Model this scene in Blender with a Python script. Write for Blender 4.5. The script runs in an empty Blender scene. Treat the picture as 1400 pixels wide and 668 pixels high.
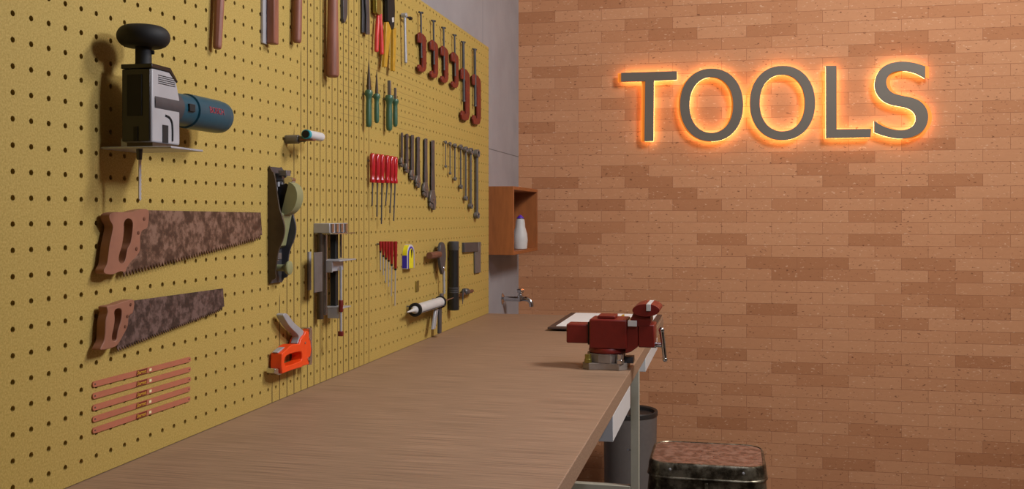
import bpy, bmesh, math, random
from mathutils import Vector, Matrix, noise
random.seed(7)
C = bpy.context.scene.collection
PI = math.pi
V3 = Vector
# ------------------------------------------------------------------ measure
P = 0.03                      # hole pitch of the board
F = 1326.0
TH = math.atan(294 / F)
CAM = V3((26.48 * P, 0, .9 + 11.235 * P))
RX = V3((math.cos(TH), math.sin(TH), 0)); DY = V3((-math.sin(TH), math.cos(TH), 0)); UZ = V3((0, 0, 1))
def ray(px, py): return DY + RX * ((px - 700) / F) + UZ * ((293 - py) / F)
def onx(px, py, x=0.0):
    r = ray(px, py); return CAM + r * ((x - CAM.x) / r.x)
def ony(px, py, y):
    r = ray(px, py); return CAM + r * ((y - CAM.y) / r.y)
def onz(px, py, z):
    r = ray(px, py); return CAM + r * ((z - CAM.z) / r.z)
YEND = onx(668, 428).y
WX = -0.03                    # plaster wall plane behind the board
YB = onx(709, 300, WX).y      # brick wall plane
BZ = 0.9; BX = 0.591          # bench top height and front edge
# ---------------------------------------------------------------- materials
def lin(c):
    return tuple(((v / 255) / 12.92 if v / 255 <= .04045 else ((v / 255 + .055) / 1.055) ** 2.4) for v in c) + (1,)
def newmat(name):
    m = bpy.data.materials.new(name); m.use_nodes = True
    return m, m.node_tree.nodes, m.node_tree.links, m.node_tree.nodes['Principled BSDF']
def mat(name, rgb, rough=.5, metal=0, var=.12, scale=60, rgb2=None, stretch=(1, 1, 1), bump=0, coat=0):
    m, N, L, b = newmat(name)
    b.inputs['Roughness'].default_value = rough; b.inputs['Metallic'].default_value = metal
    if coat: b.inputs['Coat Weight'].default_value = coat; b.inputs['Coat Roughness'].default_value = .15
    g = N.new('ShaderNodeNewGeometry'); mp = N.new('ShaderNodeMapping'); mp.inputs['Scale'].default_value = stretch
    n = N.new('ShaderNodeTexNoise'); n.inputs['Scale'].default_value = scale; n.inputs['Detail'].default_value = 5
    r = N.new('ShaderNodeValToRGB')
    a = lin(rgb); c2 = lin(rgb2) if rgb2 else None
    if c2:
        r.color_ramp.elements[0].position = .42; r.color_ramp.elements[1].position = .58
        r.color_ramp.elements[0].color = a; r.color_ramp.elements[1].color = c2
    else:
        r.color_ramp.elements[0].position = .3; r.color_ramp.elements[1].position = .7
        r.color_ramp.elements[0].color = tuple(v * (1 - var) for v in a[:3]) + (1,)
        r.color_ramp.elements[1].color = tuple(min(1, v * (1 + var)) for v in a[:3]) + (1,)
    L.new(g.outputs['Position'], mp.inputs['Vector']); L.new(mp.outputs['Vector'], n.inputs['Vector'])
    L.new(n.outputs['Fac'], r.inputs['Fac']); L.new(r.outputs['Color'], b.inputs['Base Color'])
    if bump:
        bp = N.new('ShaderNodeBump'); bp.inputs['Strength'].default_value = bump; bp.inputs['Distance'].default_value = .001
        L.new(n.outputs['Fac'], bp.inputs['Height']); L.new(bp.outputs['Normal'], b.inputs['Normal'])
    return m
def math_node(N, L, op, a, b=None, c=None):
    n = N.new('ShaderNodeMath'); n.operation = op
    for i, v in enumerate((a, b, c)):
        if v is None: continue
        if isinstance(v, (int, float)): n.inputs[i].default_value = v
        else: L.new(v, n.inputs[i])
    return n.outputs[0]
def mixrgb(N, L, fac, a, b, mode='MIX'):
    n = N.new('ShaderNodeMix'); n.data_type = 'RGBA'; n.blend_type = mode
    for i, v in ((0, fac), (6, a), (7, b)):
        if hasattr(v, 'is_linked'): L.new(v, n.inputs[i])
        else: n.inputs[i].default_value = v
    return n.outputs[2]
M = {}
def pegboard_mat():
    m, N, L, b = newmat('yellow_hardboard'); b.inputs['Roughness'].default_value = .75
    g = N.new('ShaderNodeNewGeometry'); s = N.new('ShaderNodeSeparateXYZ'); L.new(g.outputs['Position'], s.inputs[0])
    n = N.new('ShaderNodeTexNoise'); n.inputs['Scale'].default_value = 420; n.inputs['Detail'].default_value = 3
    n2 = N.new('ShaderNodeTexNoise'); n2.inputs['Scale'].default_value = 3.5; n2.inputs['Detail'].default_value = 2
    L.new(g.outputs['Position'], n.inputs['Vector']); L.new(g.outputs['Position'], n2.inputs['Vector'])
    r = N.new('ShaderNodeValToRGB'); e = r.color_ramp.elements
    e[0].position = .3; e[1].position = .72; e[0].color = lin(BOARD[0]); e[1].color = lin(BOARD[1])
    L.new(n.outputs['Fac'], r.inputs['Fac'])
    c = mixrgb(N, L, math_node(N, L, 'MULTIPLY', n2.outputs['Fac'], .25), r.outputs['Color'], lin(BOARD[2]))
    # fine seams between the hole columns in the middle of the board
    y0 = onx(17.37, 18.2).y
    k = math_node(N, L, 'DIVIDE', math_node(N, L, 'SUBTRACT', s.outputs['Y'], y0), P)
    fr = math_node(N, L, 'ABSOLUTE', math_node(N, L, 'SUBTRACT', math_node(N, L, 'FRACT', k), .5))
    line = math_node(N, L, 'LESS_THAN', fr, .055)
    # the region where seams show starts further along the board the higher one looks
    lo = math_node(N, L, 'ADD', 21.6, math_node(N, L, 'MULTIPLY', math_node(N, L, 'SUBTRACT', s.outputs['Z'], .95), 6.5))
    inr = math_node(N, L, 'MULTIPLY', math_node(N, L, 'GREATER_THAN', k, lo), math_node(N, L, 'LESS_THAN', k, 38))
    line = math_node(N, L, 'MULTIPLY', line, inr)
    z0 = onx(17.37, 18.2).z
    kz = math_node(N, L, 'DIVIDE', math_node(N, L, 'SUBTRACT', s.outputs['Z'], z0), P)
    fz = math_node(N, L, 'ABSOLUTE', math_node(N, L, 'SUBTRACT', math_node(N, L, 'FRACT', kz), .5))
    hl = math_node(N, L, 'LESS_THAN', fz, .022)
    hr = math_node(N, L, 'MULTIPLY', math_node(N, L, 'MULTIPLY', math_node(N, L, 'GREATER_THAN', k, 32), math_node(N, L, 'LESS_THAN', k, 52)),
                   math_node(N, L, 'MULTIPLY', math_node(N, L, 'GREATER_THAN', s.outputs['Z'], 1.44), math_node(N, L, 'LESS_THAN', s.outputs['Z'], 1.66)))
    hl = math_node(N, L, 'MULTIPLY', hl, hr)
    tot = math_node(N, L, 'MAXIMUM', math_node(N, L, 'MULTIPLY', line, .85), math_node(N, L, 'MULTIPLY', hl, .4))
    c = mixrgb(N, L, tot, c, lin((60, 42, 14)))
    L.new(c, b.inputs['Base Color'])
    bp = N.new('ShaderNodeBump'); bp.inputs['Strength'].default_value = .15; bp.inputs['Distance'].default_value = .0006
    L.new(n.outputs['Fac'], bp.inputs['Height']); L.new(bp.outputs['Normal'], b.inputs['Normal'])
    return m
def brick_mat():
    m, N, L, b = newmat('terracotta_brick'); b.inputs['Roughness'].default_value = .85
    g = N.new('ShaderNodeNewGeometry'); s = N.new('ShaderNodeSeparateXYZ'); L.new(g.outputs['Position'], s.inputs[0])
    cb = N.new('ShaderNodeCombineXYZ')
    x0 = ony(758.75, 15, YB).x; z0 = ony(720, 17, YB).z
    L.new(math_node(N, L, 'ADD', math_node(N, L, 'SUBTRACT', s.outputs['X'], x0), BRW * 20), cb.inputs[0])
    L.new(math_node(N, L, 'ADD', math_node(N, L, 'SUBTRACT', s.outputs['Z'], z0), BRH * 80), cb.inputs[1])
    def brick(w, mortar):
        n = N.new('ShaderNodeTexBrick'); n.offset = .5; n.squash = 1
        n.inputs['Scale'].default_value = 1; n.inputs['Brick Width'].default_value = w; n.inputs['Row Height'].default_value = BRH
        n.inputs['Mortar Size'].default_value = mortar; n.inputs['Mortar Smooth'].default_value = .3
        n.inputs['Color1'].default_value = (0, 0, 0, 1); n.inputs['Color2'].default_value = (1, 1, 1, 1)
        n.inputs['Mortar'].default_value = (.5, .5, .5, 1); L.new(cb.outputs[0], n.inputs['Vector']); return n
    bk = brick(BRW, .0008)
    r = N.new('ShaderNodeValToRGB'); r.color_ramp.interpolation = 'LINEAR'; e = r.color_ramp.elements
    e[0].position = 0; e[0].color = lin(BRICK[0]); e[1].position = 1; e[1].color = lin(BRICK[3])
    k = e.new(.22); k.color = lin(BRICK[1]); k = e.new(.4); k.color = lin(BRICK[2])
    L.new(bk.outputs['Color'], r.inputs['Fac'])
    n = N.new('ShaderNodeTexNoise'); n.inputs['Scale'].default_value = 90; n.inputs['Detail'].default_value = 6; n.inputs['Roughness'].default_value = .7
    mp = N.new('ShaderNodeMapping'); mp.inputs['Scale'].default_value = (.45, 1, 1)
    L.new(g.outputs['Position'], mp.inputs['Vector']); L.new(mp.outputs['Vector'], n.inputs['Vector'])
    c = mixrgb(N, L, math_node(N, L, 'MULTIPLY', n.outputs['Fac'], .3), r.outputs['Color'], lin((150, 92, 62)))
    sp = N.new('ShaderNodeTexNoise'); sp.inputs['Scale'].default_value = 160; sp.inputs['Detail'].default_value = 2
    L.new(mp.outputs['Vector'], sp.inputs['Vector'])
    lt = N.new('ShaderNodeMapRange'); lt.inputs['From Min'].default_value = .66; lt.inputs['From Max'].default_value = .74
    L.new(sp.outputs['Fac'], lt.inputs['Value'])
    c = mixrgb(N, L, math_node(N, L, 'MULTIPLY', lt.outputs[0], .55), c, lin((225, 190, 160)))
    dk = N.new('ShaderNodeMapRange'); dk.inputs['From Min'].default_value = .33; dk.inputs['From Max'].default_value = .27
    L.new(sp.outputs['Fac'], dk.inputs['Value'])
    c = mixrgb(N, L, math_node(N, L, 'MULTIPLY', dk.outputs[0], .7), c, lin((95, 50, 32)))
    c = mixrgb(N, L, math_node(N, L, 'MULTIPLY', bk.outputs['Fac'], .65), c, lin((120, 66, 42)))
    L.new(c, b.inputs['Base Color'])
    bp = N.new('ShaderNodeBump'); bp.inputs['Strength'].default_value = .35; bp.inputs['Distance'].default_value = .0012
    h = math_node(N, L, 'SUBTRACT', n.outputs['Fac'], math_node(N, L, 'MULTIPLY', bk.outputs['Fac'], 1.2))
    L.new(h, bp.inputs['Height']); L.new(bp.outputs['Normal'], b.inputs['Normal'])
    return m
def plaster_mat():
    m, N, L, b = newmat('grey_plaster'); b.inputs['Roughness'].default_value = .8
    g = N.new('ShaderNodeNewGeometry'); s = N.new('ShaderNodeSeparateXYZ'); L.new(g.outputs['Position'], s.inputs[0])
    n = N.new('ShaderNodeTexNoise'); n.inputs['Scale'].default_value = 9; n.inputs['Detail'].default_value = 6
    L.new(g.outputs['Position'], n.inputs['Vector'])
    c = mixrgb(N, L, n.outputs['Fac'], lin((136, 133, 137)), lin((160, 157, 162)))
    ys = onx(660, 20, WX).y; zs = onx(668, 203, WX).z
    a = math_node(N, L, 'LESS_THAN', math_node(N, L, 'ABSOLUTE', math_node(N, L, 'SUBTRACT', s.outputs['Y'], ys)), .003)
    d = math_node(N, L, 'LESS_THAN', math_node(N, L, 'ABSOLUTE', math_node(N, L, 'SUBTRACT', s.outputs['Z'], zs)), .0016)
    c = mixrgb(N, L, math_node(N, L, 'MULTIPLY', math_node(N, L, 'MAXIMUM', math_node(N, L, 'MULTIPLY', a, .5), d), .75), c, lin((70, 66, 66)))
    L.new(c, b.inputs['Base Color']); return m
def wood_top_mat():
    m, N, L, b = newmat('brown_wood_grain'); b.inputs['Roughness'].default_value = .55
    g = N.new('ShaderNodeNewGeometry'); mp = N.new('ShaderNodeMapping'); mp.inputs['Scale'].default_value = (2.2, 110, 110)
    n = N.new('ShaderNodeTexNoise'); n.inputs['Scale'].default_value = 3; n.inputs['Detail'].default_value = 6; n.inputs['Roughness'].default_value = .65
    L.new(g.outputs['Position'], mp.inputs['Vector']); L.new(mp.outputs['Vector'], n.inputs['Vector'])
    r = N.new('ShaderNodeValToRGB'); e = r.color_ramp.elements
    e[0].position = .3; e[1].position = .7; e[0].color = lin(BENCH[0]); e[1].color = lin(BENCH[1])
    L.new(n.outputs['Fac'], r.inputs['Fac']); L.new(r.outputs['Color'], b.inputs['Base Color'])
    bp = N.new('ShaderNodeBump'); bp.inputs['Strength'].default_value = .1; bp.inputs['Distance'].default_value = .0005
    L.new(n.outputs['Fac'], bp.inputs['Height']); L.new(bp.outputs['Normal'], b.inputs['Normal'])
    return m
def emit_mat(name, rgb, strength):
    m, N, L, b = newmat(name)
    b.inputs['Base Color'].default_value = lin(rgb); b.inputs['Emission Color'].default_value = lin(rgb)
    n = N.new('ShaderNodeTexNoise'); n.inputs['Scale'].default_value = 5
    r = N.new('ShaderNodeMapRange'); r.inputs['To Min'].default_value = strength * .9; r.inputs['To Max'].default_value = strength * 1.1
    L.new(n.outputs['Fac'], r.inputs['Value']); L.new(r.outputs[0], b.inputs['Emission Strength'])
    return m
def rust_mat(name, dark, mid, light, scale, rough=.45, metal=.6):
    m, N, L, b = newmat(name); b.inputs['Metallic'].default_value = metal
    g = N.new('ShaderNodeNewGeometry'); n = N.new('ShaderNodeTexNoise'); n.inputs['Scale'].default_value = scale
    n.inputs['Detail'].default_value = 8; n.inputs['Roughness'].default_value = .68
    L.new(g.outputs['Position'], n.inputs['Vector'])
    r = N.new('ShaderNodeValToRGB'); e = r.color_ramp.elements
    e[0].position = .42; e[0].color = lin(dark); e[1].position = .58; e[1].color = lin(light); k = e.new(.5); k.color = lin(mid)
    L.new(n.outputs['Fac'], r.inputs['Fac']); L.new(r.outputs['Color'], b.inputs['Base Color'])
    q = N.new('ShaderNodeMapRange'); q.inputs['To Min'].default_value = rough - .15; q.inputs['To Max'].default_value = rough + .25
    L.new(n.outputs['Fac'], q.inputs['Value']); L.new(q.outputs[0], b.inputs['Roughness'])
    return m
BOARD = ((156, 131, 60), (190, 163, 92), (172, 147, 60))
BRICK = ((176, 120, 82), (190, 134, 95), (198, 143, 104), (204, 150, 111))
BRW = .187; BRH = .0445
BENCH = ((110, 86, 68), (172, 140, 114))
M['board'] = pegboard_mat(); M['brick'] = brick_mat(); M['plaster'] = plaster_mat(); M['bench'] = wood_top_mat()
M['paint'] = mat('warm_white_paint', (205, 200, 192), .9, scale=4)
M['concrete'] = mat('concrete_floor', (128, 120, 112), .8, scale=7)
M['wood'] = mat('reddish_handle_wood', (136, 86, 68), .5, var=.22, scale=40, stretch=(3, 3, .4))
M['sawwood'] = mat('saw_handle_wood', (146, 98, 76), .55, var=.1, scale=40, stretch=(3, 1, 1))
M['rustsaw'] = rust_mat('rusty_saw_steel', (72, 46, 30), (104, 74, 56), (132, 100, 82), 60, .65, .15)
M['rustsaw2'] = rust_mat('dark_rusty_saw_steel', (56, 38, 30), (84, 62, 54), (110, 86, 78), 65, .65, .15)
M['orangeblade'] = mat('orange_red_paint', (176, 106, 80), .5, var=.06)
M['yellowink'] = mat('yellow_ink', (225, 175, 60), .6)
M['darkink'] = mat('dark_red_ink', (110, 40, 25), .6)
M['cream'] = mat('cream_ink', (230, 220, 170), .6)
M['black'] = mat('black_rubber', (11, 10, 10), .7)
M['blackplastic'] = mat('black_plastic', (26, 25, 24), .35)
M['lightgrey'] = mat('light_grey_casting', (164, 162, 164), .45, scale=30, var=.06)
M['greysteel'] = mat('grey_steel', (112, 110, 110), .4, .4)
M['darksteel'] = mat('dark_steel', (74, 74, 78), .42, .25)
M['toolsteel'] = mat('tool_steel', (104, 102, 102), .36, .5)
M['chrome'] = mat('chrome', (205, 205, 208), .16, 1, var=.05)
M['satin'] = mat('satin_aluminium', (170, 172, 178), .38, .3, var=.06)
M['teal'] = mat('teal_plastic', (22, 72, 88), .38, var=.08)
M['tealbright'] = mat('bright_teal_plastic', (10, 150, 165), .4)
M['redprint'] = mat('red_print', (150, 50, 62), .5)
M['redpaint'] = mat('dark_red_paint', (104, 26, 21), .4, var=.12, scale=90)
M['visered'] = mat('red_vise_enamel', (112, 25, 17), .42, var=.1, scale=60)
M['redhandle'] = mat('glossy_red_plastic', (176, 27, 38), .22, coat=.4)
M['redgrip'] = mat('red_dipped_grip', (205, 58, 56), .4)
M['deepred'] = mat('deep_red_plastic', (140, 14, 16), .4)
M['yellow'] = mat('yellow_plastic', (184, 142, 38), .45)
M['green'] = mat('green_plastic', (62, 98, 76), .35, var=.1)
M['olive'] = mat('olive_green_paint', (136, 138, 100), .45, var=.05)
M['browncast'] = mat('brown_cast_iron', (72, 60, 48), .4, .4)
M['orange'] = mat('orange_enamel', (232, 72, 18), .38, var=.05)
M['brass'] = mat('brass_olive', (150, 140, 70), .35, .8)
M['copper'] = mat('brown_copper', (120, 82, 66), .4, .4)
M['white'] = mat('white_plastic', (196, 196, 196), .4, var=.03)
M['whitepaint'] = mat('white_painted_metal', (206, 206, 206), .45, var=.03)
M['paper'] = mat('white_paper', (226, 226, 228), .8, var=.02)
M['clipboard'] = mat('dark_brown_board', (74, 56, 50), .5)
M['legpaint'] = mat('grey_green_paint', (172, 168, 152), .5, var=.04)
M['bin'] = mat('charcoal_plastic', (104, 98, 96), .5, var=.05)
M['bindark'] = mat('black_bin_rim', (44, 42, 42), .45)
M['boxwood'] = mat('orange_brown_wood', (150, 88, 44), .5, var=.15, scale=14, stretch=(6, 6, 1))
M['purple'] = mat('purple_plastic', (84, 40, 170), .4)
M['blue'] = mat('blue_plastic', (50, 40, 170), .4)
M['tapeyellow'] = mat('yellow_tape_case', (215, 205, 30), .4)
M['stooltop'] = rust_mat('rust_brown_stool_metal', (110, 78, 64), (136, 100, 84), (152, 118, 102), 45, .42, .3)
M['stoolside'] = rust_mat('worn_dark_stool_metal', (70, 64, 54), (104, 98, 84), (140, 134, 118), 30, .3, .85)
M['castgrey'] = mat('cast_base_steel', (146, 136, 128), .45, .3)
M['signgrey'] = mat('grey_brown_sign_metal', (104, 98, 90), .5, .1, var=.05, scale=8)
M['sign_light'] = emit_mat('amber_backlight', (250, 138, 40), .5)
M['sign_back'] = emit_mat('amber_led_back', (255, 198, 122), 8.5)
# ----------------------------------------------------------------- geometry
def catmull(pts, k=4, closed=True):
    n = len(pts); out = []
    rng = range(n) if closed else range(n - 1)
    for i in rng:
        g = (lambda j: pts[j % n]) if closed else (lambda j: pts[max(0, min(n - 1, j))])
        p0, p1, p2, p3 = g(i - 1), g(i), g(i + 1), g(i + 2)
        for s in range(k):
            t = s / k
            out.append(tuple(.5 * ((2 * p1[d]) + (-p0[d] + p2[d]) * t + (2 * p0[d] - 5 * p1[d] + 4 * p2[d] - p3[d]) * t * t + (-p0[d] + 3 * p1[d] - 3 * p2[d] + p3[d]) * t ** 3) for d in range(len(p1))))
    if not closed: out.append(tuple(pts[-1]))
    return out
def slab(bm, outline, ext, holes=()):
    """closed outline of 3D points (plus holes) filled and extruded along ext"""
    es = []
    for loop in [outline] + list(holes):
        vs = [bm.verts.new(p) for p in loop]
        es += [bm.edges.new((vs[i], vs[(i + 1) % len(vs)])) for i in range(len(vs))]
    r = bmesh.ops.triangle_fill(bm, use_beauty=True, use_dissolve=not holes and False, edges=es)
    fs = [f for f in r['geom'] if isinstance(f, bmesh.types.BMFace)]
    e = bmesh.ops.extrude_face_region(bm, geom=fs)
    bmesh.ops.translate(bm, vec=V3(ext), verts=[v for v in e['geom'] if isinstance(v, bmesh.types.BMVert)])
    bmesh.ops.recalc_face_normals(bm, faces=bm.faces[:])
def box(bm, lo, hi, rot=None, about=None):
    r = bmesh.ops.create_cube(bm, size=1)['verts']
    lo, hi = V3(lo), V3(hi); c = (lo + hi) / 2; d = hi - lo
    for v in r: v.co = V3((v.co.x * d.x, v.co.y * d.y, v.co.z * d.z)) + c
    if rot is not None: bmesh.ops.rotate(bm, verts=r, cent=about or c, matrix=rot)
def hexa(bm, a, b, h):
    """box between two quads (lists of 4 points)"""
    va = [bm.verts.new(p) for p in a]; vb = [bm.verts.new(p) for p in b]
    bm.faces.new(va[::-1]); bm.faces.new(vb)
    for i in range(4): bm.faces.new((va[i], va[(i + 1) % 4], vb[(i + 1) % 4], vb[i]))
    bmesh.ops.recalc_face_normals(bm, faces=bm.faces[:])
def frame_of(d):
    d = V3(d).normalized(); u = d.orthogonal() if abs(d.z) > .9 else V3((0, 0, 1))
    if abs(d.z) > .9: u = V3((1, 0, 0))
    a = (u - d * u.dot(d)).normalized(); return a, d.cross(a)
def lathe(bm, o, d, prof, n=24, sq=(1, 1)):
    o = V3(o); d = V3(d).normalized(); a, b = frame_of(d); rings = []
    for h, r in prof:
        c = o + d * h
        rings.append([bm.verts.new(c)] if r < 1e-6 else [bm.verts.new(c + a * (r * sq[0] * math.cos(2 * PI * i / n)) + b * (r * sq[1] * math.sin(2 * PI * i / n))) for i in range(n)])
    for A, B in zip(rings, rings[1:]):
        if len(A) == 1 and len(B) == 1: continue
        for i in range(n):
            j = (i + 1) % n
            if len(A) == 1: bm.faces.new((A[0], B[i], B[j]))
            elif len(B) == 1: bm.faces.new((A[i], A[j], B[0]))
            else: bm.faces.new((A[i], A[j], B[j], B[i]))
    if len(rings[0]) > 1: bm.faces.new(rings[0][::-1])
    if len(rings[-1]) > 1: bm.faces.new(rings[-1])
    bmesh.ops.recalc_face_normals(bm, faces=bm.faces[:])
def tube(bm, pts, rad, n=10, sq=(1, 1)):
    pts = [V3(p) for p in pts]; rad = rad if isinstance(rad, (list, tuple)) else [rad] * len(pts); rings = []
    a = None
    for i, p in enumerate(pts):
        d = (pts[min(i + 1, len(pts) - 1)] - pts[max(i - 1, 0)]).normalized()
        if a is None: a, _ = frame_of(d)
        a = (a - d * a.dot(d)).normalized(); b = d.cross(a)
        rings.append([bm.verts.new(p + a * (rad[i] * sq[0] * math.cos(2 * PI * k / n)) + b * (rad[i] * sq[1] * math.sin(2 * PI * k / n))) for k in range(n)])
    for A, B in zip(rings, rings[1:]):
        for i in range(n): bm.faces.new((A[i], A[(i + 1) % n], B[(i + 1) % n], B[i]))
    bm.faces.new(rings[0][::-1]); bm.faces.new(rings[-1])
    bmesh.ops.recalc_face_normals(bm, faces=bm.faces[:])
def new(): return bmesh.new()
def obj(name, bm, m, parent=None, origin=None, bevel=0, smooth=True, seg=2, label=None):
    me = bpy.data.meshes.new(name)
    base = V3((0, 0, 0)); q = parent
    while q is not None: base += q.location; q = q.parent
    loc = V3((0, 0, 0))
    if parent is None:
        if origin is None:
            xs = [v.co for v in bm.verts]
            lo = V3([min(v[i] for v in xs) for i in range(3)]); hi = V3([max(v[i] for v in xs) for i in range(3)])
            origin = V3(((lo.x + hi.x) / 2, (lo.y + hi.y) / 2, lo.z))
        loc = V3(origin); base = loc
    bmesh.ops.translate(bm, vec=-base, verts=bm.verts[:])
    bm.to_mesh(me); bm.free()
    me.materials.append(m)
    if smooth:
        for p in me.polygons: p.use_smooth = True
        me.set_sharp_from_angle(angle=math.radians(35))
    o = bpy.data.objects.new(name, me); C.objects.link(o); o.location = loc
    if parent is not None: o.parent = parent
    if bevel:
        b = o.modifiers.new('edge', 'BEVEL'); b.width = bevel; b.segments = seg; b.limit_method = 'ANGLE'; b.angle_limit = math.radians(40)
    if label: o['label'] = label
    return o
def tag(o, label, cat, group=None):
    o['label'] = label; o['category'] = cat
    if group: o['group'] = group
    return o
def thing(name, loc, label, cat, group=None):
    o = bpy.data.objects.new(name, None); C.objects.link(o); o.location = loc; o.empty_display_size = .05
    return tag(o, label, cat, group)
def struct(name, bm, m):
    o = obj(name, bm, m, origin=(0, 0, 0), smooth=False); o['kind'] = 'structure'; return o
def text_mesh(name, body, size, shear=0, depth=.0003):
    cu = bpy.data.curves.new(name, 'FONT'); cu.body = body; cu.size = size; cu.shear = shear; cu.extrude = depth
    cu.align_x = 'CENTER'; cu.align_y = 'CENTER'
    t = bpy.data.objects.new(name, cu); C.objects.link(t)
    me = bpy.data.meshes.new_from_object(t.evaluated_get(bpy.context.evaluated_depsgraph_get()))
    bpy.data.objects.remove(t); bm = new(); bm.from_mesh(me); bpy.data.meshes.remove(me); return bm
def xf(bm, o, u, v, w):
    """place local x,y,z along world u,v,w at o"""
    u, v, w = V3(u), V3(v), V3(w)
    for q in bm.verts: q.co = V3(o) + u * q.co.x + v * q.co.y + w * q.co.z
def PL(pts, t): return [onx(p[0], p[1], t) for p in pts]
def zoomed(pts, ox, oy, s): return [(ox + x / s, oy + y / s) for x, y in pts]
def plate(bm, pts, t1, t0, holes=()):
    """outline seen in the photo, at distance t1 off the board, with its real thickness back to t0"""
    slab(bm, PL(pts, t1), (t0 - t1, 0, 0), [PL(h, t1) for h in holes])
def zc(p): return (V3(p) - CAM).dot(DY)
def rpx(w, p): return w * zc(p) / F / 2       # radius of a round thing that looks w pixels wide at p
# ------------------------------------------------------------------ setting
RXW, RYF, RH = 4.2, -2.6, 3.0
bm = new(); box(bm, (WX - .1, RYF, 0), (WX, YB, RH)); struct('wall_left', bm, M['plaster'])
bm = new(); box(bm, (WX - .1, YB, 0), (RXW + .1, YB + .1, RH)); struct('wall_back', bm, M['brick'])
bm = new(); box(bm, (RXW, RYF, 0), (RXW + .1, YB, RH)); struct('wall_right', bm, M['paint'])
bm = new(); box(bm, (WX - .1, RYF - .1, 0), (RXW + .1, RYF, RH)); struct('wall_front', bm, M['paint'])
bm = new(); box(bm, (WX - .1, RYF - .1, -.1), (RXW + .1, YB + .1, 0)); struct('floor', bm, M['concrete'])
bm = new(); box(bm, (WX - .1, RYF - .1, RH), (RXW + .1, YB + .1, RH + .1)); struct('ceiling', bm, M['paint'])
# ----------------------------------------------------------------- pegboard
def make_pegboard():
    y0 = onx(17.37, 18.2).y; z0 = onx(17.37, 18.2).z; r = .0036; TK = .006; N8 = 10
    zb, zt = BZ + .001, onx(668, 65).z
    cols = range(-12, 76); rows = range(-18, 12)
    bm = new(); cache = {}
    def vert(x, y, z):
        k = (round(x, 5), round(y, 5), round(z, 5))
        if k not in cache: cache[k] = bm.verts.new((x, y, z))
        return cache[k]
    ys = [y0 + (c - .5) * P for c in cols] + [YEND]
    zs = [zb] + [z0 + (r_ + .5) * P for r_ in list(rows)[:-1]] + [zt]
    for ci, c in enumerate(cols):
        ya, yb = ys[ci], ys[ci + 1]
        for ri, rr in enumerate(rows):
            za, zb_ = zs[ri], zs[ri + 1]
            cy, cz = y0 + c * P, z0 + rr * P
            ok = cy + r < yb - .001 and cz + r < zb_ - .001 and cz - r > za + .001
            corners = [(ya, za), (yb, za), (yb, zb_), (ya, zb_)]
            if not ok:
                bm.faces.new([vert(0, *q) for q in corners]); continue
            ring = [(cy + r * math.cos(2 * PI * i / 8 - PI * .75), cz + r * math.sin(2 * PI * i / 8 - PI * .75)) for i in range(8)]
            sq = []
            for i in range(4):
                a, b = corners[i], corners[(i + 1) % 4]; sq.append([a, b])
            f = [bm.verts.new((0, *q)) for q in ring]; bk = [bm.verts.new((-TK, *q)) for q in ring]
            for i in range(4):
                a, b = vert(0, *corners[i]), vert(0, *corners[(i + 1) % 4])
                i0, i1, i2 = 2 * i, 2 * i + 1, (2 * i + 2) % 8
                bm.faces.new((a, b, f[i2], f[i1], f[i0]))
            for i in range(8):
                j = (i + 1) % 8; bm.faces.new((f[i], f[j], bk[j], bk[i]))
    o = obj('pegboard', bm, M['board'], origin=(0, (ys[0] + YEND) / 2, BZ), smooth=False)
    tag(o, 'yellow perforated hardboard panel with rows of holes, hung with tools behind the workbench', 'pegboard')
    bm = new()
    for z in (.95, 1.3, 1.77):
        box(bm, (WX, ys[0] + .005, z - .0085), (-.0075, YEND - .004, z + .0085))
    obj('batten', bm, M['boxwood'], o)
    bm = new(); box(bm, (-.0062, YEND, zb), (0.0, YEND + .0008, zt)); obj('edge_strip', bm, M['board'], o)
make_pegboard()
# -------------------------------------------------------------------- bench
def make_bench():
    t = thing('workbench', (.3, 1.6, 0), 'long brown wood-grain workbench on grey metal legs under the yellow pegboard', 'workbench')
    bm = new(); box(bm, (-.0055, .1, BZ - .031), (BX, YEND, BZ)); obj('worktop', bm, M['bench'], t, bevel=.0015)
    for y in (2.315, .35):
        for x0 in (BX - .021, .02):
            bm = new(); box(bm, (x0, y, 0), (x0 + .02, y + .02, BZ - .0312)); lg = obj('leg', bm, M['legpaint'], t, bevel=.001)
            if x0 > .1:
                for py in (568, 615):
                    z = ony(864, py, 2.325).z
                    bm = new(); lathe(bm, (x0 - .004, y + .01, z), (1, 0, 0), [(-.005, .0034), (-.002, .0034), (-.002, .002), (.0045, .002)], 8)
                    obj('bolt', bm, M['satin'], lg)
        z = ony(830, 661, 2.325).z
        bm = new(); box(bm, (.04, y, z - .02), (BX - .0212, y + .02, z)); obj('crossbar', bm, M['legpaint'], t, bevel=.001)
    for (ya, yb, q) in ((onx(838.5, 560, BX).y, onx(862, 560, BX).y, (838.5, 604)), (onx(883, 560, BX).y, onx(899, 560, BX).y, (883, 508))):
        z = onx(q[0], q[1], BX).z
        bm = new(); box(bm, (.25, ya, z), (BX - .0005, yb, BZ - .0312)); d = obj('drawer', bm, M['whitepaint'], t, bevel=.0008)
make_bench()
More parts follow.
